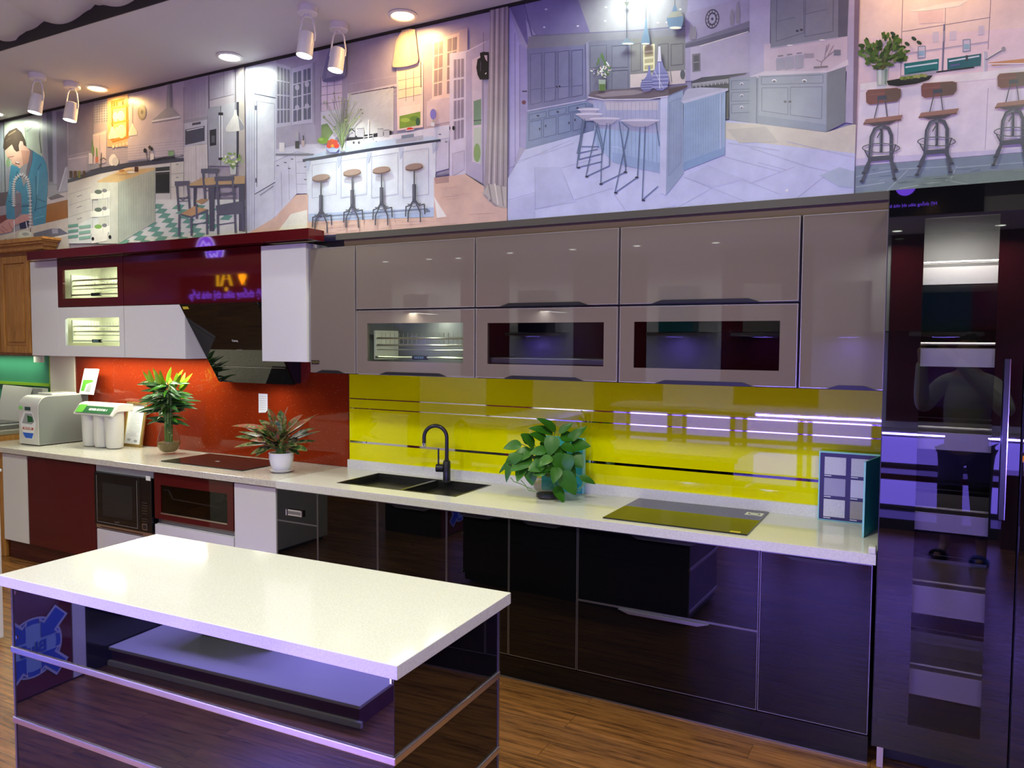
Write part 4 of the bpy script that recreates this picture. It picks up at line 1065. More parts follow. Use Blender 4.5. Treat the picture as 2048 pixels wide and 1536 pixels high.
# -------- 1: man at the sink
A = Paint(.17588, 0, 230)
A.po([(0,50),(45,50),(80,880),(0,900)], (150,158,165)); A.po([(45,30),(300,0),(480,0),(480,700),(60,560)], (172,182,165))
A.ln([(40,60),(60,870)], 12, (95,95,95)); A.ln([(20,500),(15,870)], 4, (110,110,110)); A.el(92,545,22,50,(135,160,122))
A.ln([(300,190),(370,140),(450,90)], 8, (120,130,120)); A.ln([(455,90),(450,250),(470,430)], 14, (105,110,105)); A.ln([(285,150),(300,330)], 6, (125,135,120))
A.po([(490,-40),(640,-40),(650,800),(540,800),(500,500)], (138,138,152)); A.po([(525,-40),(590,-40),(600,760),(560,760)], (98,98,116)); A.po([(600,-40),(640,-40),(650,780),(612,780)], (155,155,175))
A.po([(640,-40),(800,-40),(800,860),(650,860)], (130,124,140)); A.po([(660,872),(760,578),(778,600),(770,862)], (165,165,182)); A.ln([(672,868),(750,600)], 14, (188,190,205))
A.po([(535,935),(800,865),(800,960),(530,1018)], (192,182,182)); A.po([(545,940),(660,895),(740,930),(580,970)], (105,98,110)); A.po([(530,1020),(800,955),(800,1180),(505,1230)], (150,95,45))
A.po([(0,885),(100,870),(120,1050),(0,1050)], (100,92,98)); A.po([(0,1040),(130,1020),(120,1130),(0,1140)], (150,142,150)); A.po([(0,1150),(90,1130),(90,1240),(0,1250)], (120,65,65))
A.po([(150,900),(245,880),(260,1100),(170,1190),(150,1190)], (125,112,122)); A.po([(220,1230),(330,1200),(330,1290),(230,1295)], (45,50,85))
A.po([(130,565),(200,590),(235,600),(230,640),(300,700),(330,560),(370,400),(410,430),(490,480),(530,560),(548,700),(535,1000),(520,1240),(385,1275),(370,1130),(250,1130),(245,900),(190,850),(160,980),(175,1185),(75,1180),(68,1010),(100,850),(108,700)], (72,135,162))
for pp_ in ([(410,700),(415,1000),(400,1100)],[(200,640),(170,760)],[(470,560),(430,620)],[(100,980),(170,1010)],[(420,950),(520,990)],[(390,1080),(520,1040)],[(250,1040),(330,1030)]): A.ln(pp_, 12, (50,102,128))
for pp_ in ([(300,800),(340,940)],[(440,640),(425,900)],[(120,760),(110,900)],[(390,1180),(500,1150)]): A.ln(pp_, 14, (95,160,185))
A.po([(245,580),(330,545),(300,760),(272,815),(225,640)], (150,145,148)); A.po([(310,370),(375,405),(370,520),(322,700),(300,780),(300,640),(335,470)], (108,100,112))
A.po([(60,400),(130,335),(200,400),(235,300),(300,355),(345,410),(325,540),(265,575),(225,610),(190,575),(140,555),(128,510),(82,480)], (208,165,145))
A.po([(240,400),(345,410),(325,540),(265,575),(255,480)], (185,138,120)); A.el(243,340,24,44,(214,155,142)); A.ln([(95,482),(160,470)], 7, (110,75,62)); A.ln([(178,548),(225,560)], 10, (120,60,55)); A.el(200,540,18,8,(225,215,210),.4)
A.po([(38,375),(45,300),(62,240),(110,180),(190,145),(245,195),(285,280),(302,360),(272,345),(262,300),(232,295),(215,345),(222,408),(190,420),(165,395),(138,335),(62,402)], (72,60,52))
A.ln([(100,230),(180,180)], 14, (110,95,75)); A.ln([(70,300),(120,260)], 8, (95,82,70))
A.po([(372,1130),(345,1190),(180,1250),(130,1330),(60,1345),(0,1350),(0,1240),(80,1190),(170,1185),(270,1130)], (190,142,138)); A.ln([(20,1260),(90,1320)], 6, (140,95,95)); A.ln([(0,1300),(60,1340)], 6, (140,95,95)); A.ln([(100,1220),(140,1300)], 6, (150,100,98))
A.po([(0,1372),(130,1340),(390,1262),(800,1165),(800,1560),(0,1560)], (192,186,176)); A.po([(385,1345),(600,1290),(690,1292),(780,1350),(560,1400),(385,1445)], (105,108,125)); A.po([(590,1295),(660,1292),(665,1345),(600,1350)], (150,152,168)); A.po([(390,1440),(780,1352),(790,1370),(400,1460)], (215,210,200))
A.ln([(165,1200),(170,1400)], 12, (200,200,205)); A.el(130,1420,80,18,(120,118,125)); A.el(130,1415,60,10,(180,182,185))
A.po([(200,1370),(370,1370),(368,1470),(240,1470)], (195,208,190)); A.po([(225,1400),(370,1395),(366,1475),(240,1470)], (150,200,85)); A.el(290,1350,75,38,(205,212,202)); A.el(295,1355,40,18,(160,170,165)); A.ln([(300,1215),(318,1300)], 10, (215,218,222)); A.ln([(350,1290),(350,1330)], 8, (60,60,60))
sp = [(163,1040),(160,900),(160,800),(180,720),(250,668),(315,720),(340,820),(345,900),(350,1000),(355,1290)]
A.ln(sp, 22, (175,170,172)); 
for i in range(len(sp)-1):
    a, b_ = sp[i], sp[i+1]; d = math.hypot(b_[0]-a[0], b_[1]-a[1]); n_ = max(1, int(d/22)) if i < 7 else max(1, int(d/34))
    for k in range(n_):
        t_ = (k+.5)/n_; x = a[0]+(b_[0]-a[0])*t_; y = a[1]+(b_[1]-a[1])*t_; ux, uy = -(b_[1]-a[1])/d, (b_[0]-a[0])/d
        A.ln([(x-ux*22, y-uy*22), (x+ux*22, y+uy*22)], 7, (225,222,222))
A.ln([(170,1010),(340,1020)], 7, (95,105,125))
make_print('wall_print', 'printed picture of a man in a blue cardigan washing at a sink', A, xb_[0], xb_[1], (150,150,160))

# -------- 2: white kitchen with green checked floor
A = Paint(.3125, 0)
A.po([(437,600),(600,600),(597,975),(437,1010)], (140,133,145)); A.ln([(437,1000),(597,965)], 8, (165,158,165)); A.ln([(437,1020),(560,1000)], 5, (205,195,200)); A.ln([(597,600),(597,970)], 3, (115,110,122))
A.po([(600,640),(695,620),(690,790),(600,800)], (165,163,172))
for i in range(6):
    for j in range(9): A.el(606+i*16, 655+j*16-i*2, 4, 4, (112,118,135), n=6)
A.po([(597,860),(682,835),(682,1040),(600,1060)], (208,192,190)); A.ln([(640,850),(640,1050)], 5, (180,165,165)); A.ln([(598,870),(680,850)], 5, (230,215,205))
A.po([(820,640),(1180,500),(1180,990),(820,1030)], (184,174,180)); A.po([(690,620),(820,600),(820,940),(690,940)], (205,170,125))
for k in range(6): A.ln([(690,950+k*16),(1180,900+k*18)], 1.6, (135,132,140))
A.po([(712,650),(822,620),(828,885),(722,915)], (170,120,55)); A.po([(726,662),(806,640),(812,878),(730,902)], (215,180,115))
for yy in (690,785,890): A.ln([(715,yy+8),(826,yy-14)], 11, (190,135,60))
for (x, y, rx, ry) in ((742,748,17,30),(778,742,22,32),(752,848,18,34),(782,842,28,44)): A.el(x, y, rx, ry, (232,220,180)); A.el(x, y, rx*.68, ry*.68, (205,188,145)); A.el(x, y, rx*.6, ry*.6, (228,214,176))
for (x, y) in ((735,672),(752,668),(790,662)): A.q(x-6, y-14, x+6, y+12, (150,100,50))
for k in range(5): A.el(728+k*22, 938-k*5, 8, 12, (215,195,165))
for (x0, tp) in ((722,812),(851,792)):
    A.ln([(x0+1, 660),(x0+1, tp)], 2, (120,110,100)); A.po([(x0-5,tp),(x0+6,tp),(x0+10,tp+16),(x0+30,tp+50),(x0+30,tp+72),(x0-24,tp+80),(x0-25,tp+58),(x0-10,tp+18)], (225,210,190))
A.el(913,720,27,49,(140,132,112)); A.el(913,720,20,38,(170,160,135)); A.el(913,718,8,14,(120,115,100))
A.po([(1075,520),(1106,510),(1108,690),(1156,742),(1156,757),(976,786),(975,772),(1068,694)], (148,148,152)); A.po([(1090,520),(1106,515),(1108,690),(1092,690)], (125,124,132)); A.po([(975,772),(1156,742),(1156,757),(976,786)], (205,205,205)); A.ln([(978,786),(1156,757)], 5, (120,118,125))
A.po([(1180,520),(1338,480),(1338,745),(1182,778)], (168,160,172)); A.ln([(1180,560),(1182,1000)], 3, (130,124,136)); A.ln([(1182,778),(1335,748)], 4, (130,124,134))
A.po([(1340,480),(1500,440),(1500,605),(1345,642)], (166,160,172)); A.ln([(1436,455),(1438,620)], 3, (128,122,134)); A.ln([(1342,480),(1345,690)], 4, (120,114,126)); A.ln([(1345,642),(1500,605)], 3, (128,122,134)); A.po([(1345,645),(1500,608),(1500,670),(1345,690)], (176,168,176))
for k in range(7): A.ln([(1190+k*21, 560-k*5),(1190+k*21, 765-k*5)], 1.5, (150,144,156)); A.ln([(1355+k*21, 500-k*5),(1355+k*21, 628-k*5)], 1.5, (150,144,156))
A.po([(1183,788),(1332,762),(1332,920),(1184,943)], (178,178,188)); A.po([(1190,832),(1315,806),(1315,902),(1190,930)], (70,74,90)); A.ln([(1200,838),(1306,815)], 6, (200,202,208)); A.po([(1235,790),(1290,780),(1290,795),(1235,805)], (70,70,85)); A.po([(1183,770),(1332,745),(1332,765),(1183,792)], (150,148,158))
A.po([(1183,943),(1332,922),(1340,1290),(1183,1290)], (196,190,188)); A.ln([(1258,935),(1262,1290)], 3, (150,145,148))
for k in range(8): A.ln([(1192+k*18, 945),(1194+k*18, 1290)], 1.5, (172,167,168))
A.po([(1333,700),(1380,682),(1418,682),(1418,1066),(1340,1062)], (150,150,160)); A.po([(1420,680),(1520,655),(1520,1066),(1420,1066)], (172,172,180)); A.ln([(1419,680),(1419,1066)], 4, (80,80,90)); A.po([(1518,655),(1535,655),(1535,905),(1520,1066)], (62,62,74))
A.po([(1347,835),(1390,826),(1390,930),(1349,937)], (48,50,60)); A.q(1360,870,1380,915,(90,92,105)); A.ln([(1411,728),(1412,1022)], 7, (205,205,212)); A.ln([(1426,724),(1428,1020)], 7, (215,215,222)); A.q(1404,722,1434,740,(50,50,55)); A.q(1404,1010,1434,1026,(50,50,55)); A.ln([(1340,1064),(1535,1066)], 5, (110,108,118))
A.po([(1535,440),(1580,420),(1580,1480),(1535,1480)], (172,165,160)); A.ln([(1512,430),(1512,705)], 3, (70,68,72)); A.po([(1505,705),(1520,705),(1523,738),(1548,768),(1570,812),(1566,832),(1510,845),(1452,845),(1450,822),(1478,775),(1500,740)], (205,203,200)); A.po([(1530,745),(1570,812),(1566,832),(1540,838)], (140,140,150))
A.po([(440,1152),(640,1075),(840,1040),(1010,1020),(1180,1012),(1182,1030),(860,1066),(650,1110),(440,1172)], (68,70,84)); A.po([(560,1060),(640,1045),(640,1075),(565,1095)], (150,150,158))
A.po([(440,1174),(640,1115),(850,1072),(1182,1034),(1182,1290),(1000,1290),(850,1300),(600,1400),(440,1470)], (198,195,186))
for yy in (1200,1270,1345): A.ln([(448,yy+45),(590,yy)], 2.5, (150,148,142)); A.ln([(500,yy+60),(530,yy+50)], 5, (130,130,130))
A.ln([(655,980),(650,1085)], 5, (62,62,70)); A.ln([(648,1025),(670,1012),(685,1025)], 5, (62,62,70)); A.el(728,1025,24,38,(215,212,208),.2); A.el(745,1035,22,28,(190,188,185)); 
for (x, c_) in ((460,(70,50,45)),(488,(90,60,40)),(514,(120,120,50)),(545,(80,60,50))): A.q(x-9, 1095, x+9, 1140, c_)
A.q(575,980,600,1050,(222,215,212)); A.q(618,1005,634,1040,(200,120,90)); A.ln([(598,900),(604,1000)], 6, (100,130,80)); A.ln([(625,950),(628,1005)], 7, (110,150,80)); A.el(600,960,10,30,(120,150,95))
A.el(935,965,10,15,(40,40,50)); A.ln([(940,975),(952,1030)], 3, (60,60,60)); A.el(965,945,9,12,(60,50,50)); A.el(978,955,8,12,(30,30,36)); A.ln([(965,955),(965,1030)], 3, (60,60,60)); A.q(968,985,992,1028,(215,210,208))
A.po([(975,1025),(1060,1005),(1150,1003),(1120,1018),(980,1030)], (45,46,55)); A.el(1102,985,20,16,(120,160,115)); A.ln([(1082,970),(1122,968)], 4, (90,130,85)); A.po([(1125,1002),(1170,985),(1172,998),(1130,1010)], (150,150,158))
A.po([(1000,1058),(1097,1048),(1098,1278),(1000,1278)], (190,190,188)); A.po([(1004,1075),(1094,1066),(1094,1238),(1004,1240)], (58,62,62)); A.ln([(1004,1103),(1092,1096)], 5, (210,210,210)); A.po([(1006,1120),(1090,1115),(1090,1228),(1006,1230)], (42,46,46))
A.ln([(1100,1040),(1100,1282)], 3, (150,146,146)); 
for yy in (1112,1196): A.ln([(1102,yy+4),(1180,yy-4)], 3, (150,146,146)); A.ln([(1135,yy-58),(1150,yy-60)], 5, (120,118,120))
A.po([(440,1470),(600,1395),(850,1290),(1000,1278),(1580,1278),(1580,1540),(440,1560)], (205,208,203))
random.seed(9)
for r in range(9):
    for c_ in range(9):
        if (r+c_) % 2: continue
        x = 1010+c_*66-r*44; y = 1305+r*28+c_*2; A.po([(x,y),(x+50,y+4),(x+22,y+34),(x-36,y+30)], (105,152,136))
for (r, yy) in enumerate((1440,1475,1510)): A.po([(445,yy),(510,yy-8),(510,yy+10),(445,yy+18)], (105,152,136)); A.po([(515,yy+8),(590,yy-2),(590,yy+16),(515,yy+26)], (125,165,148))
A.po([(632,1162),(720,1120),(800,1095),(1000,1074),(1004,1086),(770,1168),(636,1172)], (196,170,122)); A.po([(636,1170),(768,1168),(768,1560),(640,1560)], (192,194,180)); A.po([(768,1168),(1002,1088),(1004,1420),(770,1560)], (166,174,160)); A.ln([(768,1168),(768,1560)], 4, (145,150,138))
for k in range(14): A.ln([(785+k*16, 1168-k*5.5),(787+k*16, 1540-k*10)], 1.8, (148,156,142))
A.el(800,1108,52,11,(205,170,110),-.1); A.el(825,1085,34,9,(225,195,150),-.2); A.el(850,1104,28,7,(225,220,205)); A.q(872,1070,896,1102,(80,50,40)); A.el(790,1095,20,7,(180,130,70))
for k, yy in enumerate((1238,1352,1460)):
    A.po([(590,yy+4),(640,yy-6),(716,yy-14),(716,yy+26),(670,yy+36),(592,yy+40)], (228,224,206)); A.ln([(670,yy-4),(670,yy+36)], 3, (190,186,170)); A.el(640,yy-8,24,14,(90,100,90) if k < 2 else (120,160,80)); A.el(680,yy-16,16,12,(120,120,125))
A.ln([(694,1250),(700,1500)], 4, (225,222,215)); A.ln([(710,1250),(714,1510)], 4, (225,222,215)); A.ln([(598,1270),(602,1520)], 4, (215,212,205)); A.po([(600,1500),(700,1490),(700,1540),(600,1560)], (222,218,205)); A.el(606,1530,9,12,(30,30,32)); A.el(715,1518,9,12,(30,30,32))
A.po([(1218,1182),(1300,1142),(1580,1128),(1580,1180),(1226,1196)], (178,150,112)); A.po([(1222,1192),(1580,1178),(1580,1196),(1230,1205)], (78,78,92)); A.po([(1350,1200),(1385,1200),(1382,1480),(1352,1480)], (82,82,96)); A.q(1540,1190,1580,1480,(82,82,96)); A.po([(1250,1200),(1268,1200),(1266,1340),(1250,1340)], (74,74,88))
D = (92,92,108)
for (x0, x1, y0, yb2, ys, seat) in ((1298,1408,1080,1330,1280,(165,132,98)),(1130,1225,1160,1512,1350,(178,142,105)),(1385,1512,1130,1490,1330,(88,88,102))):
    A.po([(x0,y0+3),(x1,y0),(x1,y0+28),(x0,y0+32)], D); A.ln([(x0+12,y0+20),(x0+26,ys)], 13, D); A.ln([(x1-12,y0+20),(x1+2,ys)], 13, D)
    A.ln([(x0+18,y0+112),(x1-8,y0+108)], 8, D); A.ln([(x0+20,y0+104),(x0+52,y0+124),(x1-12,y0+100)], 6, D); A.ln([(x0+22,ys-60),(x1-4,ys-62)], 5, D)
for (pts, col) in (([(1262,1290),(1300,1275),(1350,1280),(1300,1310)], (165,132,98)), ([(1168,1370),(1255,1322),(1342,1342),(1235,1388)], (180,144,105)), ([(1392,1318),(1562,1288),(1572,1368),(1402,1380)], (92,92,106))): A.po(pts, col)
A.ln([(1168,1374),(1236,1392),(1342,1346)], 10, D)
for (a, b_) in (((1160,1376),(1158,1512)),((1236,1392),(1238,1510)),((1336,1350),(1338,1500)),((1405,1380),(1408,1500)),((1515,1370),(1520,1490)),((1270,1310),(1272,1400)),((1565,1300),(1570,1480))): A.ln([a, b_], 13, D)
A.ln([(1240,1440),(1335,1425)], 6, D); A.ln([(1410,1440),(1515,1425)], 6, D)
A.po([(1484,1070),(1525,1070),(1522,1120),(1488,1120)], (180,186,180))
random.seed(4)
for k in range(34):
    a, r = random.uniform(-2.8, -.3), random.uniform(10, 75); x, y = 1504+r*math.cos(a), 1070+r*1.2*math.sin(a)
    if k % 3 == 0: A.ln([(1504,1085),(x,y)], 2.5, (110,140,90))
    A.el(x, y, 9, 8, random.choice([(120,150,85),(150,175,110),(215,218,190)]), n=8)
make_print('wall_print', 'printed picture of a white kitchen with green checked floor and dining chairs', A, xb_[1], xb_[2], (168,160,170))

# -------- 3: white kitchen with four stools
A = Paint(.3125, 480)
A.po([(40,370),(232,330),(232,1380),(95,1500),(40,1500)], (198,202,214))
for x in (52,62,76): A.ln([(x,430),(x,1480)], 2.5, (150,155,172))
A.ln([(90,478),(228,520)], 3, (150,155,172)); A.ln([(92,600),(228,628)], 6, (70,74,95)); A.po([(92,610),(228,638),(228,1165),(95,1242)], (206,210,220)); A.ln([(108,645),(108,1195)], 5, (120,125,145)); A.ln([(112,648),(220,665)], 3, (130,135,155)); A.ln([(222,665),(222,1150)], 3, (150,155,172)); A.ln([(95,1243),(228,1165)], 5, (70,74,95)); A.ln([(130,1250),(215,1190)], 6, (130,135,150)); A.q(95,675,108,705,(90,95,115)); A.q(98,1140,110,1168,(90,95,115)); A.ln([(92,480),(92,1480)], 3, (130,135,155))
A.po([(232,330),(500,270),(500,820),(480,930),(232,960)], (168,165,182))
A.po([(232,400),(325,430),(325,800),(232,818)], (186,186,202)); A.grid([(236,420),(322,445),(322,785),(236,795)], 4, 4, (118,118,135), .16, .05)
A.po([(332,440),(462,405),(466,785),(332,802)], (190,190,206)); A.grid([(340,462),(396,448),(396,775),(340,786)], 2, 4, (105,108,128), .10, .05); A.grid([(404,445),(456,430),(458,765),(406,772)], 2, 4, (105,108,128), .10, .05)
for (x, y) in ((368,560),(368,690),(430,540),(430,680)): A.el(x, y, 14, 18, (190,190,205))
A.po([(480,395),(690,260),(690,900),(485,930)], (160,154,172)); A.ln([(474,400),(480,800)], 4, (140,136,155))
A.po([(520,500),(655,470),(655,700),(520,712)], (212,198,214)); 
for x in (560,606): A.ln([(x,495),(x,705)], 3.5, (128,118,140))
for y in (545,600,655): A.ln([(520,y+12),(655,y-6)], 3.5, (128,118,140))
A.ln([(520,500),(520,900)], 5, (120,112,135)); A.po([(520,715),(650,700),(640,860),(600,900),(520,905)], (205,206,215)); A.po([(522,800),(560,790),(600,850),(560,900),(522,905)], (120,150,95)); A.el(555,850,30,40,(135,165,105))
A.po([(690,250),(1010,150),(1010,540),(690,600)], (158,150,166)); A.ln([(690,540),(1005,485)], 4, (172,164,178)); A.po([(690,600),(1010,535),(1010,555),(690,615)], (190,184,194)); A.ln([(715,606),(990,556)], 5, (70,62,72))
A.po([(690,612),(985,562),(985,840),(690,878)], (192,194,194)); random.seed(2)
for k in range(26):
    x, y = random.uniform(700,970), random.uniform(590,830); A.ln([(x,y),(x+random.uniform(15,50),y-random.uniform(15,45))], random.uniform(1.5,4), random.choice([(172,176,178),(205,206,205),(180,184,186)]))
A.po([(1005,440),(1175,395),(1175,815),(1010,838)], (218,198,190)); A.po([(1018,455),(1162,418),(1162,600),(1018,640)], (235,205,175))
for x in (1065,1115): A.ln([(x,450),(x,650)], 4, (150,130,128))
for y in (505,565,620): A.ln([(1018,y+14),(1165,y-14)], 4, (150,130,128))
A.po([(1024,690),(1158,665),(1158,800),(1024,825)], (225,208,196)); A.po([(1024,745),(1070,735),(1158,715),(1158,800),(1024,825)], (118,150,62)); A.el(1060,770,30,14,(150,180,80)); A.el(1120,760,30,16,(95,130,55)); A.el(1142,780,14,26,(60,90,70)); A.ln([(1160,400),(1162,560)], 5, (90,70,60))
A.po([(1180,260),(1460,180),(1460,800),(1180,830)], (178,160,166)); A.po([(1235,260),(1408,210),(1392,612),(1232,640)], (215,190,182)); A.grid([(1245,275),(1305,258),(1298,612),(1242,625)], 2, 4, (150,130,132), .08, .05); A.grid([(1330,250),(1395,232),(1385,600),(1325,608)], 2, 4, (140,122,128), .08, .05); A.ln([(1220,642),(1395,614)], 7, (215,195,190))
A.po([(1200,650),(1345,625),(1345,780),(1200,812)], (196,178,184)); A.ln([(1180,300),(1185,830)], 4, (190,170,170))
A.po([(1345,345),(1450,328),(1456,1112),(1345,1172)], (198,192,210)); A.grid([(1370,378),(1440,370),(1438,890),(1370,905)], 3, 4, (138,128,148), .10, .05); A.po([(1365,985),(1440,965),(1440,1085),(1365,1130)], (186,180,200)); A.frame([(1365,985),(1440,965),(1440,1085),(1365,1130)], 3, (150,145,168))
A.po([(1450,330),(1600,255),(1600,1200),(1450,1115)], (170,162,186)); A.ln([(1450,335),(1575,270)], 6, (205,196,210)); A.po([(1490,385),(1550,355),(1548,1055),(1490,1035)], (198,186,198)); A.po([(1500,650),(1548,635),(1548,800),(1500,805)], (110,140,115)); A.po([(1500,820),(1548,815),(1548,1050),(1500,1030)], (175,185,170)); A.el(1522,980,22,60,(125,155,95)); A.ln([(1500,775),(1548,770)], 5, (60,60,66)); A.ln([(1560,345),(1560,1180)], 6, (125,118,142)); A.ln([(1448,1118),(1545,1180)], 10, (82,80,88))
for x in (1342,1372): A.el(x, 822, 9, 14, (30,28,32))
A.po([(232,960),(400,925),(560,920),(1010,860),(1345,800),(1345,900),(1250,1130),(1250,1140),(1345,1130),(1250,1250),(440,1240),(370,1240),(275,1345),(232,1395)], (198,200,216)); A.po([(232,985),(360,942),(500,925),(560,935),(420,985),(370,965),(240,1025)], (205,208,222))
for (a, b_) in (((232,1035),(360,975)),((362,975),(450,985)),((270,1100),(275,1330)),((318,1060),(322,1280)),((360,975),(370,1240)),((370,1040),(445,1030)),((370,1110),(445,1110)),((370,1180),(445,1180)),((1240,880),(1240,1130)),((1250,900),(1340,885))): A.ln([a, b_], 3, (150,152,172))
A.po([(1250,905),(1342,890),(1342,1080),(1250,1105)], (190,188,206)); A.ln([(1250,1130),(1342,1115)], 8, (110,108,125))
for (x, y) in ((296,1042),(340,1020),(248,1062),(425,995),(425,1070),(425,1150),(322,1080),(1285,862),(1325,910)): A.ln([(x-7,y),(x+7,y)], 6, (95,95,112))
A.q(258,915,292,975,(225,225,228)); A.q(364,845,382,900,(170,172,180)); A.q(360,905,386,952,(50,52,60)); A.q(400,900,420,940,(195,180,175)); A.ln([(412,870),(412,900)], 6, (50,50,55)); A.q(480,985,235,998,(120,125,135))
A.po([(690,888),(975,838),(975,865),(690,908)], (40,40,46)); A.po([(690,905),(985,865),(985,905),(690,950)], (205,208,216))
for (x, w_, h_) in ((725,36,44),(778,44,46),(905,36,44),(945,36,36)): A.q(x-w_/2, 872-h_, x+w_/2, 880, (172,172,180)); A.ln([(x-w_/2,872-h_),(x+w_/2,870-h_)], 4, (110,110,118))
A.ln([(705,845),(722,828),(742,845)], 6, (50,50,55))
for x in (735,768,880,910,935): A.el(x, 915, 7, 9, (80,78,84))
A.ln([(830,770),(828,900)], 7, (225,228,230)); A.ln([(800,880),(860,870)], 5, (215,218,222)); A.ln([(798,865),(800,905)], 6, (160,162,170)); A.ln([(858,860),(860,900)], 6, (160,162,170))
A.po([(408,1020),(560,965),(690,940),(1000,890),(1240,875),(1290,893),(850,955)], (178,196,216))
A.po([(1005,895),(1180,868),(1180,898),(1005,924)], (165,170,186)); A.po([(1040,870),(1120,858),(1120,880),(1040,892)], (122,135,155)); A.el(1095,828,20,9,(205,55,45)); A.ln([(1068,838),(1122,832)], 5, (220,215,220))
A.po([(408,1022),(850,950),(1290,893),(1292,908),(850,970),(410,1038)], (55,60,80)); A.po([(430,1038),(850,970),(1262,912),(1252,1385),(445,1418)], (202,210,228)); A.po([(1250,930),(1278,925),(1262,965),(1250,975)], (180,186,205))
for (x0, x1) in ((470,625),(655,820),(850,1020),(1050,1215)):
    y0 = 1040-(x0-430)*.145+25; y1 = 1040-(x1-430)*.145+25; A.frame([(x0,y0),(x1,y1),(x1,1245),(x0,1270)], 3, (158,168,192)); A.frame([(x0+8,y0+10),(x1-8,y1+10),(x1-8,1235),(x0+8,1260)], 2, (225,230,240))
for x in (440,640,830,1035,1245): y = 1035-(x-430)*.145; A.po([(x-10,y),(x+22,y-3),(x+6,y+60),(x-4,y+70)], (176,186,208))
A.po([(445,1370),(1250,1330),(1252,1390),(445,1420)], (168,185,210)); A.po([(480,1418),(500,1385),(1205,1335),(1225,1350),(1225,1360)], (120,130,150)); A.po([(500,1395),(1195,1345),(1195,1362),(500,1412)], (172,186,206))
A.po([(60,1560),(60,1495),(232,1395),(275,1345),(370,1250),(445,1245),(445,1420),(1250,1392),(1250,1140),(1345,1130),(1452,1118),(1560,1190),(1720,1330),(1720,1600)], (204,174,158)); A.po([(180,1560),(330,1385),(440,1350),(442,1440),(480,1560)], (222,196,172)); A.po([(262,1470),(335,1372),(438,1345),(440,1440),(430,1480)], (226,222,206)); A.po([(1250,1260),(1330,1388),(1270,1396)], (232,218,212)); A.po([(1250,1140),(1345,1130),(1345,1170),(1260,1180)], (170,140,132))
random.seed(8)
for k in range(40):
    x, y = random.uniform(460,1650), random.uniform(1405,1500); 
    if x > 1250: y = random.uniform(1200,1480)
    A.ln([(x,y),(x+random.uniform(60,160),y-random.uniform(2,10))], 1.6, (184,152,138))
A.po([(1610,30),(1725,10),(1718,1335),(1640,1322),(1568,1255),(1590,800),(1604,340)], (150,140,146))
for k, (x0, x1, c_) in enumerate(((1622,1600,(178,170,172)),(1640,1612,(112,102,112)),(1655,1632,(185,176,178)),(1672,1652,(120,108,116)),(1690,1672,(172,164,168)),(1705,1694,(118,108,116)))): A.ln([(x0,30),(x0-8,700),(x1,1290)], 8, c_)
A.po([(1560,1240),(1580,1250),(1660,1325),(1715,1335),(1715,1200),(1600,1180)], (172,166,160)); A.ln([(1600,1180),(1620,1290)], 8, (130,122,120)); A.ln([(1640,1180),(1660,1310)], 8, (205,200,192)); A.ln([(1680,1190),(1695,1320)], 8, (135,128,125))
A.ln([(1568,215),(1568,345)], 3, (100,90,110)); A.po([(1545,345),(1565,338),(1602,340),(1602,512),(1545,515),(1530,485),(1522,440),(1530,385),(1548,375)], (24,24,30)); A.po([(1572,360),(1592,360),(1592,400),(1580,385)], (190,170,185)); A.ln([(1550,400),(1548,460)], 5, (70,74,86)); A.ln([(1580,480),(1586,472)], 6, (200,200,205))
A.po([(600,290),(645,275),(690,300),(692,440),(686,494),(610,528),(540,524),(536,508),(552,430),(575,345)], (118,116,146)); A.el(612,510,72,16,(98,96,130),-.2); A.po([(610,300),(650,290),(600,500),(560,505)], (132,130,158))
A.po([(1010,270),(1055,185),(1130,195),(1140,280),(1152,382),(1146,402),(1060,430),(1000,436),(986,420)], (195,170,150)); A.el(1068,415,82,16,(205,178,150),-.18); A.po([(1080,200),(1130,200),(1150,380),(1110,390)], (175,150,135))
random.seed(6)
A.q(652,878,686,970,(186,196,188)); A.el(669,970,17,6,(150,160,158))
for k in range(44):
    a, r = random.uniform(-2.6, -.55), random.uniform(90, 370); x, y = 668+r*.45*math.cos(a), 925+r*math.sin(a)
    A.ln([(668,950),(668+(x-668)*.35, 925+(y-925)*.55),(x,y)], 2.2, random.choice([(118,138,95),(140,158,112),(95,115,80)]))
    A.el(x, y, 6, 5, random.choice([(150,165,110),(175,185,140),(110,130,85)]), n=6)
A.el(548,905,36,22,(112,150,55)); A.el(535,898,16,10,(145,185,80))
A.el(610,958,42,16,(120,140,185)); A.po([(568,955),(652,955),(632,980),(592,980)], (165,182,215))
for (x, y, c_) in ((588,938,(205,60,42)),(612,932,(222,150,50)),(634,938,(200,55,42)),(606,912,(215,90,50)),(626,918,(195,70,50)),(592,920,(190,80,50))): A.el(x, y, 17, 17, c_)
A.ln([(1252,770),(1250,812)], 4, (110,150,110)); A.el(1252,738,20,34,(120,115,190)); A.q(1238,790,1260,815,(200,205,215))
for (x, y) in ((536,1142),(736,1110),(924,1094),(1133,1074)):
    A.el(x, y+6, 58, 20, (104,84,78), -.14); A.el(x-2, y-3, 57, 19, (150,128,118), -.14)
    A.ln([(x,y+18),(x,y+125)], 9, (82,84,96)); A.ln([(x,y+115),(x,y+225)], 24, (74,76,90)); A.ln([(x-5,y+115),(x-5,y+220)], 5, (112,114,128))
    for (dx, dy) in ((-55,315),(-40,350),(40,350),(68,300)): A.ln([(x,y+200),(x+dx*.45,y+245),(x+dx*.95,y+dy-62),(x+dx,y+dy)], 8, (76,78,90))
    A.ln([(x-42,y+238),(x+44,y+232)], 4, (90,92,104)); A.ln([(x-42,y+238),(x,y+255),(x+44,y+232)], 4, (90,92,104))
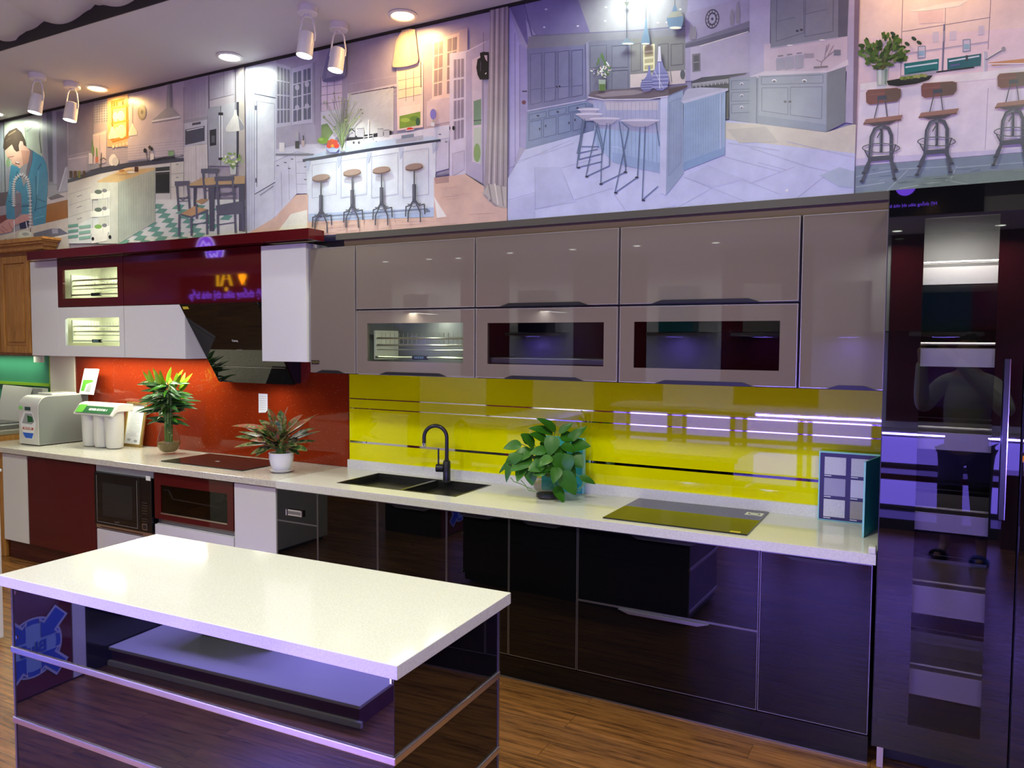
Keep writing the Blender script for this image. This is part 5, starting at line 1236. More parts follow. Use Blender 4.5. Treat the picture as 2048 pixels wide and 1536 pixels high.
make_print('wall_print', 'printed picture of a white kitchen island with four round metal stools', A, xb_[2], xb_[3], (158,150,170))
# -------- 4: grey kitchen with curved island
A = Paint(.29947, 1000)
A.po([(60,-60),(1260,-60),(1240,190),(240,235),(150,100)], (125,120,160)); A.po([(500,-60),(1260,-60),(1240,190),(600,215)], (148,148,158)); A.po([(60,40),(60,-60),(150,-60),(190,290),(180,300)], (112,106,150))
A.ln([(150,-20),(215,240)], 10, (100,95,138)); A.ln([(215,240),(900,205),(1240,175)], 10, (112,112,135)); A.po([(190,245),(1240,190),(1240,250),(590,275),(575,300),(180,330)], (128,128,140))
for (x, y) in ((308,62),(296,182),(708,48),(703,140),(520,174),(948,32),(950,155),(1055,152),(1205,62),(1115,150)): A.el(x, y, 9, 5, (225,225,225), n=10)
A.po([(60,100),(70,90),(135,300),(130,985),(60,1200)], (172,166,205)); A.ln([(100,220),(102,1080)], 6, (140,132,180)); A.ln([(132,300),(132,980)], 5, (125,118,165)); A.po([(135,290),(185,330),(185,1000),(135,980)], (150,144,190)); A.ln([(150,610),(180,610)], 8, (60,60,80)); A.el(160,684,14,14,(110,60,80))
A.po([(180,325),(575,300),(585,668),(185,745)], (120,122,155))
for k in range(4):
    x0 = 205+k*92; y0 = 352-k*8; y1 = 700-k*17; A.frame([(x0,y0+10),(x0+72,y0+2),(x0+72,y1-16),(x0,y1)], 3.5, (88,90,120)); A.ln([(x0,600-k*8),(x0+72,592-k*8)], 3, (88,90,120)); A.ln([(x0-12,y0),(x0-12,y1+10)], 2.5, (98,100,130))
A.el(380,580,6,6,(60,60,80)); A.el(400,577,6,6,(60,60,80)); A.ln([(185,742),(580,668)], 9, (170,172,205))
A.po([(185,750),(580,678),(628,700),(628,875),(172,1005)], (120,135,168))
for k in range(3):
    x0 = 195+k*132; y0 = 762-k*26; A.frame([(x0,y0+4),(x0+115,y0-18),(x0+115,y0+20),(x0,y0+42)], 3.5, (88,98,130)); A.el(x0+60, y0+12, 9, 7, (70,72,95))
for k in range(4): x0 = 195+k*98; y0 = 815-k*20; A.frame([(x0,y0),(x0+84,y0-16),(x0+84,920-k*22),(x0,942-k*22)], 3.5, (88,98,130)); A.el(x0+(72 if k % 2 == 0 else 14), 862-k*20, 5, 9, (66,68,92))
A.po([(575,285),(592,280),(600,660),(580,668)], (140,140,168)); A.po([(592,280),(872,262),(872,615),(600,650)], (118,120,138))
for x0 in (605,750): A.frame([(x0,310),(x0+108,302),(x0+108,450),(x0,455)], 3.5, (88,90,108)); A.frame([(x0,475),(x0+108,468),(x0+108,606),(x0,620)], 3.5, (88,90,108))
A.po([(872,262),(1240,235),(1240,480),(872,500)], (128,128,130)); A.po([(872,500),(1240,470),(1240,560),(872,590)], (196,184,182))
for (x0, x1) in ((880,940),(1060,1125),(1145,1225)): A.frame([(x0,300),(x1,292),(x1,470 if x0 < 1100 else 430),(x0,480 if x0 < 1100 else 440)], 3.5, (98,98,105))
A.po([(958,305),(1036,295),(1036,470),(960,480)], (214,210,176)); A.grid([(962,310),(1032,300),(1032,468),(962,474)], 1, 4, (170,164,130), .08, .18); A.q(950,535,975,550,(80,80,84)); A.ln([(1140,470),(1150,550)], 5, (120,120,125)); A.el(1222,500,16,32,(90,95,100))
A.po([(1240,90),(1730,-40),(1730,520),(1240,545)], (156,150,176)); A.po([(1275,320),(1690,215),(1690,480),(1530,500),(1275,540)], (172,166,186)); A.po([(1285,365),(1340,358),(1342,478),(1288,485)], (118,116,125)); A.po([(1295,375),(1330,370),(1332,470),(1297,475)], (95,95,100)); A.ln([(1295,420),(1330,417)], 5, (150,148,155))
A.po([(1240,290),(1690,135),(1722,128),(1695,200),(1685,212),(1420,290),(1240,325)], (120,118,136)); A.po([(1240,300),(1690,180),(1690,212),(1420,285),(1240,325)], (100,98,115)); A.ln([(1340,310),(1660,215)], 7, (210,205,200))
A.el(1420,130,47,66,(76,72,84),.15); A.el(1420,130,40,57,(165,160,182),.15); A.el(1420,130,32,46,(90,86,98),.15); A.el(1420,130,22,33,(160,155,178),.15); A.el(1420,130,8,10,(76,72,84))
for k in range(12):
    a = k*PI/6; A.ln([(1420+22*math.cos(a),130+33*math.sin(a)),(1420+44*math.cos(a),130+62*math.sin(a))], 5, (80,76,88))
for (x, t_, h_) in ((1280,170,100),(1300,180,85),(1552,65,110),(1590,15,145)): A.po([(x-4,t_),(x+4,t_),(x+16,t_+h_*.5),(x+10,t_+h_),(x-10,t_+h_),(x-16,t_+h_*.5)], (138,134,146))
A.po([(1280,548),(1350,520),(1650,490),(1640,500),(1535,520),(1530,800),(1512,800),(1505,600),(1285,606)], (72,72,82)); A.po([(1285,560),(1530,528),(1530,560),(1288,590)], (150,150,158))
for k in range(9): A.el(1300+k*26, 582-k*3, 8, 9, (55,55,62)); A.el(1300+k*26, 580-k*3, 4, 4, (170,170,176))
A.po([(1535,530),(1740,505),(1735,830),(1535,805)], (134,144,162))
for k in range(3): y = 545+k*78; A.frame([(1548,y),(1700,y-8),(1698,y+52),(1548,y+58)], 3.5, (96,104,122)); A.el(1617, y+18, 12, 9, (205,205,212)); A.el(1617, y+22, 8, 6, (100,104,120))
A.c(.29945, 1500)
A.po([(0,-60),(140,-60),(135,330),(95,490),(0,520)], (168,164,190)); A.po([(95,300),(700,230),(700,480),(95,500)], (190,178,190)); A.po([(655,-60),(705,-60),(690,830),(632,820),(650,440)], (165,160,185)); A.po([(700,-60),(755,-60),(716,835),(688,830)], (118,104,122))
A.po([(140,-60),(665,-60),(652,248),(590,256),(140,328)], (122,126,140)); A.po([(592,-60),(662,-60),(652,246),(590,256)], (92,94,110)); A.frame([(182,-60),(362,-60),(362,225),(178,282)], 3.5, (88,92,108)); A.frame([(374,-60),(560,-60),(556,215),(368,250)], 3.5, (88,92,108)); A.ln([(182,150),(300,122)], 3, (88,92,108)); A.ln([(374,100),(520,66)], 3, (88,92,108)); A.el(318,212,10,7,(60,60,72)); A.el(346,205,10,7,(60,60,72)); A.ln([(140,326),(590,256)], 6, (160,162,178)); A.el(270,308,20,5,(255,240,215)); A.el(484,273,20,5,(255,240,215))
for k, x in enumerate((205,265,330)): A.po([(x-27,395-k*10),(x+30,390-k*10),(x+30,465-k*4),(x-27,475-k*4)], (152,152,168)); A.ln([(x-15,380-k*9),(x+18,376-k*9)], 8, (120,118,130))
A.q(365,362,428,390,(150,142,155)); A.q(562,338,608,374,(120,122,138)); A.ln([(430,456),(520,450)], 12, (120,112,118)); 
for b_ in ([(475,450),(480,420),(520,380),(560,310)],[(480,420),(445,405)],[(500,400),(515,310)],[(520,380),(565,345)],[(515,350),(530,300)]): A.ln(b_, 5, (138,124,132))
A.po([(0,520),(60,495),(100,480),(520,480),(655,402),(660,440),(515,492),(0,530)], (198,192,202)); A.po([(0,520),(48,515),(45,830),(0,825)], (134,144,160))
A.po([(60,512),(515,490),(512,886),(60,832)], (142,152,168)); A.po([(515,490),(642,452),(638,822),(512,886)], (112,118,128)); A.frame([(80,520),(490,505),(490,560),(80,570)], 3.5, (100,108,124)); A.frame([(82,592),(255,590),(255,770),(82,745)], 3.5, (100,108,124)); A.frame([(272,588),(484,585),(480,798),(272,772)], 3.5, (100,108,124)); A.po([(60,775),(512,835),(512,886),(60,832)], (128,140,158))
for x in (165,366): A.el(x, 545, 16, 11, (220,220,228)); A.el(x, 549, 11, 7, (95,98,112))
for x in (238,270): A.el(x, 684, 10, 8, (80,82,96))
A.c(.29947, 1000)
A.po([(60,1195),(175,1003),(630,878),(1000,860),(1535,808),(1735,832),(2400,1000),(2420,1060),(2400,1560),(60,1560)], (184,190,220))
A.c(.29945, 1500)
A.po([(-400,815),(0,828),(60,832),(512,888),(690,835),(718,838),(715,1030),(-100,940),(-400,900)], (196,192,178))
A.c(.29947, 1000)
random.seed(12)
for L_ in ([(60,1120),(480,940)],[(120,1080),(360,1010),(500,960)],[(240,1120),(245,1400)],[(60,1340),(240,1290)],[(410,1120),(500,1340)],[(420,1125),(620,1070)],[(500,1340),(760,1260)],[(240,1400),(520,1350)],[(770,1300),(860,1430)],[(860,1430),(1180,1380)],[(1230,1185),(1420,1260),(1870,1440)],[(1390,1110),(1870,1300)],[(1420,1250),(1560,1200)],[(1500,1050),(1870,1150)],[(1190,1390),(1420,1260)],[(1530,960),(1870,1010)]): A.ln(L_, 4, (160,164,195))
for q_ in ([(245,1120),(410,1118),(495,1340),(250,1398)],[(1240,1180),(1390,1112),(1640,1200),(1430,1255)],[(60,1350),(240,1300),(240,1480),(60,1500)],[(1520,870),(1780,850),(1860,950),(1600,960)]): A.po(q_, (176,182,212) if q_[0][0] < 1500 else (182,180,170))
A.c(.29945, 1500)
for L_ in ([(0,990),(400,1120),(715,1190)],[(60,1090),(250,1140)],[(250,950),(715,1060)],[(0,1230),(300,1120)],[(300,1340),(500,1180),(715,1240)]): A.ln(L_, 4, (165,168,196))
A.po([(470,1175),(600,1120),(700,1150),(700,1260),(600,1250)], (165,178,196)); A.el(250,1275,9,9,(245,245,250))
A.c(.29947, 1000)
A.po([(630,670),(1085,670),(1080,1158),(900,1125),(760,1085),(640,965)], (156,160,192)); A.po([(635,860),(1082,900),(1080,1158),(900,1125),(760,1085),(640,965)], (150,172,204)); A.po([(700,680),(1060,680),(1060,740),(720,740)], (182,176,190))
for k in range(15): x = 660+k*28; A.ln([(x,690),(x+2,1000+min(k*14,130))], 2, (130,136,168))
A.po([(760,1020),(1080,1095),(1080,1158),(900,1125),(760,1085)], (140,160,195)); A.ln([(750,985),(790,985),(850,1010)], 3, (190,195,220))
A.po([(1080,652),(1125,645),(1228,600),(1232,1165),(1115,1308),(1076,1290)], (140,155,182)); A.po([(1078,655),(1126,648),(1114,1308),(1074,1292)], (184,188,216)); A.frame([(1140,690),(1215,660),(1215,1090),(1132,1180)], 3, (116,128,155))
for k in range(4): A.ln([(1150+k*18,690-k*8),(1146+k*18,1170-k*22)], 2, (122,134,160))
A.po([(1232,690),(1512,612),(1508,1030),(1232,1145)], (138,160,190)); A.po([(1214,682),(1528,595),(1530,612),(1232,698)], (182,184,204)); A.po([(1258,600),(1340,590),(1528,596),(1214,682),(1232,640)], (168,170,190))
for k in range(15): x = 1245+k*17; A.ln([(x,700-k*4.6),(x,1090-k*6)], 1.8, (120,142,172))
A.po([(1232,1090),(1508,985),(1508,1038),(1232,1145)], (122,148,184)); A.ln([(1478,630),(1478,1000)], 6, (168,180,208))
A.po([(596,645),(620,620),(690,606),(870,600),(1130,590),(1258,575),(1258,590),(1130,645),(1010,662),(820,668),(650,662)], (104,94,104)); A.po([(640,640),(760,615),(900,608),(1000,620),(900,640),(700,655)], (140,130,138)); A.ln([(600,655),(700,672),(1000,668),(1130,648)], 6, (205,200,215)); A.po([(1130,600),(1258,575),(1258,588),(1135,640)], (84,72,76))
W_ = (92,108,140)
for (cx, cy, rx) in ((600,738,72),(604,770,88),(708,800,100),(945,812,128)):
    A.el(cx, cy, rx, 13, (188,184,204)); A.po([(cx-rx*.9,cy+4),(cx+rx*.9,cy+4),(cx+rx*.35,cy+42),(cx-rx*.35,cy+42)], (160,156,180)); A.ln([(cx-rx,cy),(cx+rx,cy-4)], 5, (205,202,220))
for L_ in ([(575,800),(535,1070),(690,1032)],[(560,800),(522,1125),(688,1084)],[(660,830),(700,1000),(690,1035)],[(570,820),(524,1030),(660,1002)],[(660,830),(582,1185),(740,1112),(742,830)],[(640,820),(690,1000),(682,1232),(850,1152),(806,820)],[(722,830),(690,1040)],
           [(805,820),(850,1100),(845,1155)],[(868,865),(776,1292),(926,1188),(942,860)],[(978,850),(958,1340),(1062,1250)],[(1050,825),(1072,980)],[(820,820),(868,865)],[(555,985),(668,985)]): A.ln(L_, 6.5, W_)
for (x, y) in ((535,1125),(590,1185),(684,1234),(782,1292),(966,1342),(922,1190),(846,1155)): A.el(x, y, 12, 6, (50,52,70))
A.po([(1066,320),(1080,320),(1086,400),(1100,450),(1130,500),(1138,545),(1125,590),(1095,612),(1060,612),(1025,590),(1018,545),(1030,495),(1055,440),(1064,400)], (130,132,178)); A.po([(1000,445),(1010,445),(1014,490),(1030,540),(1035,580),(1010,616),(965,618),(946,590),(950,560),(985,520),(996,490)], (122,124,170))
for k in range(9): A.ln([(1024,500+k*13),(1132,496+k*13)], 3, (188,188,215) if k % 2 else (92,92,140)); A.ln([(952,545+k*8),(1030,541+k*8)], 2.5, (180,180,210) if k % 2 else (88,90,138))
A.ln([(1072,430),(1075,600)], 5, (205,205,225)); A.ln([(1040,480),(1100,600)], 3, (200,200,222)); A.po([(1066,320),(1080,320),(1086,420),(1062,420)], (205,202,215))
A.po([(668,540),(716,540),(714,615),(674,615)], (150,165,150)); A.po([(672,570),(714,570),(712,615),(676,615)], (95,120,70)); random.seed(14)
for k in range(60):
    a, r = random.uniform(0, 2*PI), random.uniform(5, 66); x, y = 692+r*math.cos(a), 480+r*.85*math.sin(a); dx = random.uniform(-14,14); dy = random.uniform(-20,6)
    A.ln([(x,y),(x+dx,y+dy)], random.uniform(5,10), random.choice([(86,112,72),(105,130,90),(232,228,215),(215,195,195),(240,236,226)]))
for (x, y) in ((690,385),(700,400),(670,415),(712,430)): A.el(x, y, 7, 22, (95,122,82), n=10)
for (x, ty, by_, w_) in ((858,50,265,42),(986,30,0,0),(1178,30,0,0)): A.ln([(x,-60),(x, 265 if x == 858 else (140 if x == 986 else 50))], 4, (70,78,92))
A.po([(840,25),(876,25),(862,52),(854,52)], (80,84,84)); A.po([(850,268),(866,268),(880,285),(912,292),(908,304),(826,312),(815,302),(838,285)], (118,134,150)); A.el(866,303,38,6,(215,220,200))
A.po([(982,138),(991,138),(994,190),(1014,290),(1012,304),(956,308),(952,294),(978,190)], (110,132,155)); A.el(984,304,26,6,(205,208,190)); A.po([(1172,50),(1184,50),(1196,88),(1234,118),(1236,140),(1224,192),(1140,208),(1124,150),(1124,132),(1158,92)], (108,130,155)); A.po([(1160,92),(1200,88),(1234,118),(1180,128),(1126,132)], (150,150,140)); A.el(1182,198,40,9,(225,220,200))
make_print('wall_print', 'printed picture of a grey-blue kitchen with a curved island and wire stools', A, xb_[3], xb_[4], (160,156,185))

# -------- 5: white kitchen with wooden swivel stools
A = Paint(.29945, 1500)
A.po([(700,-80),(1900,-80),(1900,180),(720,260)], (226,204,198)); A.ln([(1022,-80),(1005,560)], 4, (110,100,120)); A.ln([(1612,-80),(1590,330)], 4, (110,100,120)); A.ln([(1306,50),(1300,240)], 3, (120,110,130)); A.ln([(1018,212),(1300,166),(1604,116)], 4, (120,110,130)); A.ln([(1010,370),(1300,325),(1590,285)], 7, (185,180,200)); A.ln([(1010,362),(1590,278)], 3, (130,125,145))
A.po([(1050,80),(1300,20),(1460,0),(1400,40),(1200,70)], (238,222,214)); A.po([(1120,80),(1290,70),(1290,150),(1130,160)], (215,192,190))
for (x, y, w_, h_) in ((1240,250,40,70),(1355,240,46,60),(1145,350,50,80),(1445,305,54,80),(1545,205,40,60)): A.po([(x-w_/2,y-h_/2),(x+w_/2,y-h_/2-5),(x+w_/2,y+h_/2-5),(x-w_/2,y+h_/2)], (196,190,206))
for (x, y) in ((1147,350),(1447,305)): A.frame([(x-24,y-38),(x+24,y-42),(x+24,y+34),(x-24,y+40)], 5, (110,135,155)); A.q(x-18,y-10,x+18,y+22,(140,175,195))
A.po([(1030,425),(1262,392),(1258,470),(1032,512)], (38,112,112)); A.po([(1318,392),(1545,358),(1540,440),(1318,466)], (40,98,105)); A.ln([(1040,450),(1250,420)], 10, (180,205,215)); A.ln([(1330,410),(1530,375)], 10, (190,208,220)); A.ln([(1340,440),(1400,430)], 12, (90,90,140)); A.ln([(1060,490),(1240,462)], 8, (25,85,80)); A.q(1440,370,1456,410,(60,70,80))
A.ln([(1298,165),(1285,470)], 12, (110,112,140)); A.ln([(1296,210),(1296,275)], 14, (150,150,170)); A.po([(1240,478),(1495,445),(1500,455),(1245,488)], (42,46,58)); A.po([(1010,505),(1245,470),(1245,490),(1010,520)], (150,150,168))
A.ln([(1572,350),(1570,490)], 24, (180,180,196)); A.ln([(1560,350),(1562,480)], 5, (225,222,230)); A.ln([(1575,398),(1695,328)], 14, (120,120,135)); A.ln([(1578,392),(1690,325)], 5, (225,225,235)); A.el(1693,328,14,16,(150,150,160))
A.po([(1585,420),(1900,385),(1900,420),(1620,440)], (190,135,90)); A.ln([(1590,428),(1900,425)], 8, (225,215,222))
A.po([(735,560),(920,540),(1560,480),(1900,440),(1900,520),(735,640)], (232,220,228)); A.po([(735,600),(1900,500),(1900,1010),(705,1108)], (226,214,228)); A.ln([(735,610),(1900,505)], 4, (200,188,205))
for x in (1000,1590): A.ln([(x,590),(x-20,1080 if x < 1200 else 1000)], 4, (170,160,182))
A.po([(705,1060),(1900,985),(1900,1010),(705,1108)], (200,195,215)); A.po([(700,1112),(1900,1012),(1900,1300),(690,1330)], (128,144,156)); random.seed(31)
for L_ in ([(710,1180),(1000,1130),(1380,1110)],[(1380,1110),(1340,1200),(1000,1260)],[(1060,1130),(900,1290)],[(1380,1120),(1900,1080)],[(1340,1210),(1500,1240)],[(710,1250),(900,1220)]): A.ln(L_, 7, (158,172,180))
for k in range(30): x, y = random.uniform(710,1850), random.uniform(1110,1240); A.ln([(x,y),(x+random.uniform(40,120),y-random.uniform(0,14))], random.uniform(3,8), random.choice([(112,128,140),(142,156,165)]))
A.po([(846,455),(926,450),(916,572),(850,575)], (165,182,172)); A.po([(856,470),(880,468),(876,565),(860,566)], (205,215,210)); A.po([(900,465),(918,462),(910,565),(900,566)], (120,145,130))
random.seed(17)
for k in range(120):
    a, r = random.uniform(0, 2*PI), random.random()**.6; x, y = 890+160*r*math.cos(a), 350+115*r*math.sin(a)
    if k % 5 == 0: A.ln([(885,470),(x,y)], 3, (95,100,60))
    an = math.atan2(y-430, x-885)+random.uniform(-.7, .7); A.el(x, y, random.uniform(18,28), random.uniform(8,13), random.choice([(62,92,40),(80,112,52),(46,72,36),(98,128,66),(70,100,44)]), an, n=9)
for (x, y) in ((1095,265),(1130,292),(955,232),(1050,300)): A.el(x, y, 20, 12, (48,70,60), .6, n=9)
A.po([(914,546),(1000,530),(1220,508),(1195,535),(1120,562),(990,582),(925,575)], (44,48,46)); 
for k in range(8): A.el(1015+k*22, 528-k*3+4*(k % 2), 15, 12, random.choice([(120,140,70),(95,115,55),(140,150,90)]))
A.po([(914,546),(1000,545),(1120,548),(1220,512),(1195,540),(1110,566),(990,582)], (36,40,38))
G_ = (82,86,96); Hh = (128,132,142)
for (x, y, sc_) in ((885,0,1),(1255,-42,1.02),(1760,-105,1.0)):
    bx_ = x; X = lambda u: bx_+(u-885)*sc_; Y = lambda v: v+y
    A.po([(X(775),Y(625)),(X(790),Y(606)),(X(980),Y(592)),(X(1008),Y(602)),(X(1008),Y(650)),(X(985),Y(682)),(X(800),Y(704)),(X(778),Y(690))], (120,84,78)); A.po([(X(900),Y(600)),(X(1008),Y(600)),(X(1006),Y(655)),(X(985),Y(682)),(X(905),Y(692))], (104,88,78)); A.ln([(X(790),Y(640)),(X(900),Y(628))], 3, (150,110,100))
    A.po([(X(852),Y(648)),(X(912),Y(642)),(X(916),Y(668)),(X(852),Y(676))], (70,78,88)); A.ln([(X(862),Y(670)),(X(822),Y(835))], 7, G_); A.ln([(X(902),Y(668)),(X(922),Y(820))], 7, G_)
    A.po([(X(758),Y(832)),(X(775),Y(802)),(X(1022),Y(772)),(X(1008),Y(802)),(X(900),Y(832)),(X(800),Y(838))], (150,115,102)); A.ln([(X(760),Y(834)),(X(1008),Y(806))], 9, (108,82,74)); A.po([(X(780),Y(832)),(X(985),Y(810)),(X(930),Y(838)),(X(825),Y(846))], (80,76,82))
    A.ln([(X(800),Y(1080)),(X(812),Y(920)),(X(835),Y(868)),(X(880),Y(848)),(X(925),Y(862)),(X(945),Y(910)),(X(944),Y(1080))], 24, G_); A.ln([(X(806),Y(1060)),(X(818),Y(915)),(X(845),Y(868)),(X(885),Y(852))], 6, Hh)
    A.ln([(X(878),Y(870)),(X(876),Y(1020))], 20, (70,74,84)); A.ln([(X(872),Y(880)),(X(870),Y(1010))], 5, Hh); A.ln([(X(870),Y(890)),(X(850),Y(925))], 7, G_)
    for k in range(20):
        a0, a1 = k*PI/10, (k+1)*PI/10; A.ln([(X(876+124*math.cos(a0)),Y(994+30*math.sin(a0))),(X(876+124*math.cos(a1)),Y(994+30*math.sin(a1)))], 7, (104,108,116))
    A.ln([(X(768),Y(1010)),(X(790),Y(1055))], 9, G_); A.ln([(X(975),Y(970)),(X(948),Y(1050))], 9, G_)
    A.po([(X(795),Y(1052)),(X(950),Y(1040)),(X(950),Y(1072)),(X(795),Y(1084))], G_)
    for L_ in ([(804,1070),(785,1130),(748,1215)],[(940,1060),(950,1130),(965,1198)],[(925,1050),(960,1100),(975,1140)],[(800,1075),(775,1120),(762,1160)]): A.ln([(X(u),Y(v)) for u, v in L_], 16, G_); A.el(X(L_[-1][0]), Y(L_[-1][1]), 15, 8, (66,70,78))
make_print('wall_print', 'printed picture of a white kitchen counter with wooden swivel stools and plants', A, xb_[4], xb_[5], (218,200,206))
# ================================================================ the display wall behind the camera (seen in the glossy doors)
YO = -5.7
pan = [(-8.5,-6.6,0),(-6.6,-5.44,1),(-5.44,-4.69,0),(-4.69,-3.78,1),(-3.78,-2.83,0),(-2.83,-1.94,1),(-1.94,-.97,0),(-.97,-.2,1),(-.2,1.9,0)]
for (a, b_, w) in pan:
    t = MB().box(a+.003, b_-.003, YO-.02, YO, .002, 2.738, 'opp_white' if w else 'opp_maroon').build('back_panel', None)
    tag(t, ('white gloss' if w else 'maroon gloss')+' display panel behind the camera, at the opposite counter', 'panel', ('white' if w else 'maroon')+' panels of the opposite display')
struct('wall_front_inner', MB().box(-11, 3, -6.1, YO-.021, 0, 2.74, 'opp_dark'))
def opp_hood(x, w, m, label):
    t = thing('cooker_hood', label, 'cooker hood', (x, YO+.2, 1.8), 'cooker hoods of the opposite display')
    MB().box(x-w/2, x+w/2, YO+.001, YO+.48, 1.800, 1.808, 'pane_smoke').build('glass_canopy', t)
    MB().box(x-w*.36, x+w*.36, YO+.001, YO+.42, 1.765, 1.799, 'steel').build('body', t, .004)
    MB().box(x-.2, x+.2, YO+.001, YO+.26, 1.81, 2.33, m).build('chimney', t, .002)
for x in (-6.0, -4.23, -2.4, -1.45, -.58, .28, 1.1):
    area('hood_lamp_purple', (x, YO+.22, 1.755), .22, 7, (.26, .18, 1), (0, 0, 0))
MATS['opp_teal'] = mat('opp_teal', (.02, .10, .13), .1)
for (x, m_) in ((-6.0, 'steel'), (-4.23, 'black_glass'), (-2.4, 'opp_teal'), (-1.45, 'steel'), (-.58, 'steel'), (.28, 'opp_teal')):
    opp_hood(x, .82, m_, 'cooker hood on the opposite display, seen only as a reflection in the doors')
t = thing('worktop', 'white worktop of the opposite display behind the camera', 'worktop', (-2, -5.4, .9))
MB().box(-3.3, 1.9, YO+.001, -5.08, .90, .94, 'opp_white').build('slab', t)
for k in range(7):
    x0 = -3.3+k*.742; x1 = x0+.738
    t = thing('open_shelf_cabinet', 'maroon open shelf cabinet with purple lit niches, opposite the kitchens', 'cabinet', ((x0+x1)/2, -5.4, 0), 'purple lit shelf cabinets of the opposite display')
    b = MB(); carcass(b, x0, x1, -5.15, -5.68, .0, .90, 'opp_maroon', .03)
    b = MB(); b.box(x0, x1, -5.68, -5.66, .002, .899, 'opp_white').box(x0, x0+.03, -5.66, -5.12, .002, .899, 'opp_maroon').box(x1-.03, x1, -5.66, -5.12, .002, .899, 'opp_maroon')
    b.box(x0+.03, x1-.03, -5.66, -5.12, .002, .10, 'opp_dark').box(x0+.03, x1-.03, -5.66, -5.12, .455, .51, 'opp_maroon').box(x0+.03, x1-.03, -5.66, -5.12, .85, .899, 'opp_maroon')
    b.build('body', t)
    for z in (.448, .843): MB().box(x0+.06, x1-.06, -5.62, -5.60, z-.002, z+.005, 'led_purple').build('led_strip', t)
for k in range(7):
    xc = -3.3+k*.742+.369
    for (z, h_) in ((.28, .30), (.68, .28)):
        area('niche_backlight', (xc, -5.652, z), .62, 4.5, (.22, .15, 1), (PI/2, 0, 0), h_)
area('purple_floor_fill', (-1.0, -3.9, 2.85), .2, 60, (.2, .14, 1), (math.radians(-6), 0, 0), None, spread=math.radians(75))  # added overhead lamp without a fitting, tints the floor purple
t = thing('led_strip_light', 'thin purple LED strip under the front edge of the opposite worktop', 'lamp', (.15, -5.07, .88))
MB().box(-1.6, 1.9, -5.085, -5.078, .872, .892, 'opp_dark').build('rail', t)
area('led_strip_glow', (.15, -5.072, .882), 3.4, 62, (.22, .15, 1), (math.radians(80), 0, 0), .014)
# low platform
pl_ = thing('display_platform', 'low white topped platform with a silver front rail, left of the camera', 'platform', (-2.8, -3.8, 0))
MB().box(-3.46, -1.9, -4.25, -3.40, .085, .10, 'opp_white').build('top', pl_, .001)
MB().box(-3.45, -1.91, -4.24, -3.41, .002, .084, 'opp_maroon').build('body', pl_)
MB().box(-3.46, -1.89, -3.408, -3.392, .004, .030, 'opp_white').build('front_rail', pl_)
bx_ = thing('appliance_box', 'dark box standing on the low platform', 'box', (-2.9, -3.75, .1))
MB().box(-3.15, -2.65, -3.95, -3.72, .102, .50, 'opp_dark').build('body', bx_, .004)
area('platform_fill', (-2.7, -4.2, 1.3), 1.2, 110, (.25, .2, 1), (math.radians(12), 0, 0), .2, spread=math.radians(140))  # added lamp hanging free, brightens the platform top in purple
# peninsula with the round sticker
pn = thing('display_cabinet', 'maroon and white cabinet run left of the camera with a round blue sticker', 'cabinet', (-3.8, -3.8, 0))
MB().box(-4.07, -3.49, -4.9, -2.72, .002, .83, 'opp_dark').build('body', pn)
MB().box(-3.49, -3.47, -3.205, -2.725, .01, .82, 'opp_maroon').build('door', pn)
MB().box(-3.49, -3.47, -3.28, -3.21, .01, .82, 'opp_white').build('side_strip', pn)
MB().box(-3.49, -3.47, -4.88, -3.285, .01, .82, 'black_glass').build('door', pn)
MB().box(-4.09, -3.455, -4.92, -2.70, .832, .87, 'opp_white').build('worktop', pn)
MATS['st_blue'] = mat('st_blue', (.03, .10, .55), .4); MATS['st_pale'] = mat('st_pale', (.25, .42, .75), .4); MATS['st_edge'] = mat('st_edge', (.45, .5, .7), .4)
sc_ = Vector((-3.4685, -3.01, .235)); st = thing('round_sticker', 'round blue sticker with four arrows on the maroon cabinet door', 'sticker', sc_)
def stp(u, v, d=0): return sc_+Vector((d, -u*1.12, v*1.12))      # seen from +x, right is -y ... mirrored in the island glass
def star(mb, r, d, m):
    mb.prism([stp(r*math.cos(k*2*PI/40), r*math.sin(k*2*PI/40), d) for k in range(40)][::-1], (.0004, 0, 0), m)
b = MB(); star(b, .128, 0, 'st_edge'); star(b, .120, .0006, 'st_blue'); star(b, .100, .0012, 'st_pale')
for k in range(4):
    a = PI/4+k*PI/2; ca_, sa_ = math.cos(a), math.sin(a)
    def rt_(p, s=1): return ((p[0]*ca_-p[1]*sa_)*s, (p[0]*sa_+p[1]*ca_)*s)
    sh = [(.175, -.035), (.175, .035), (.10, .035), (.10, .06), (.05, 0), (.10, -.06), (.10, -.035)]
    b.prism([stp(*rt_(((p[0]+.004), p[1]*1.15)), .0018) for p in sh], (.0004, 0, 0), 'st_edge'); b.prism([stp(*rt_((p[0]-.003, p[1]*.86)), .0024) for p in sh], (.0004, 0, 0), 'st_blue')
b.build('emblem', st)
text('lettering', 'BluS', st, stp(0, -.005, .0032), .075, 'st_blue', '+x', bold=.002)
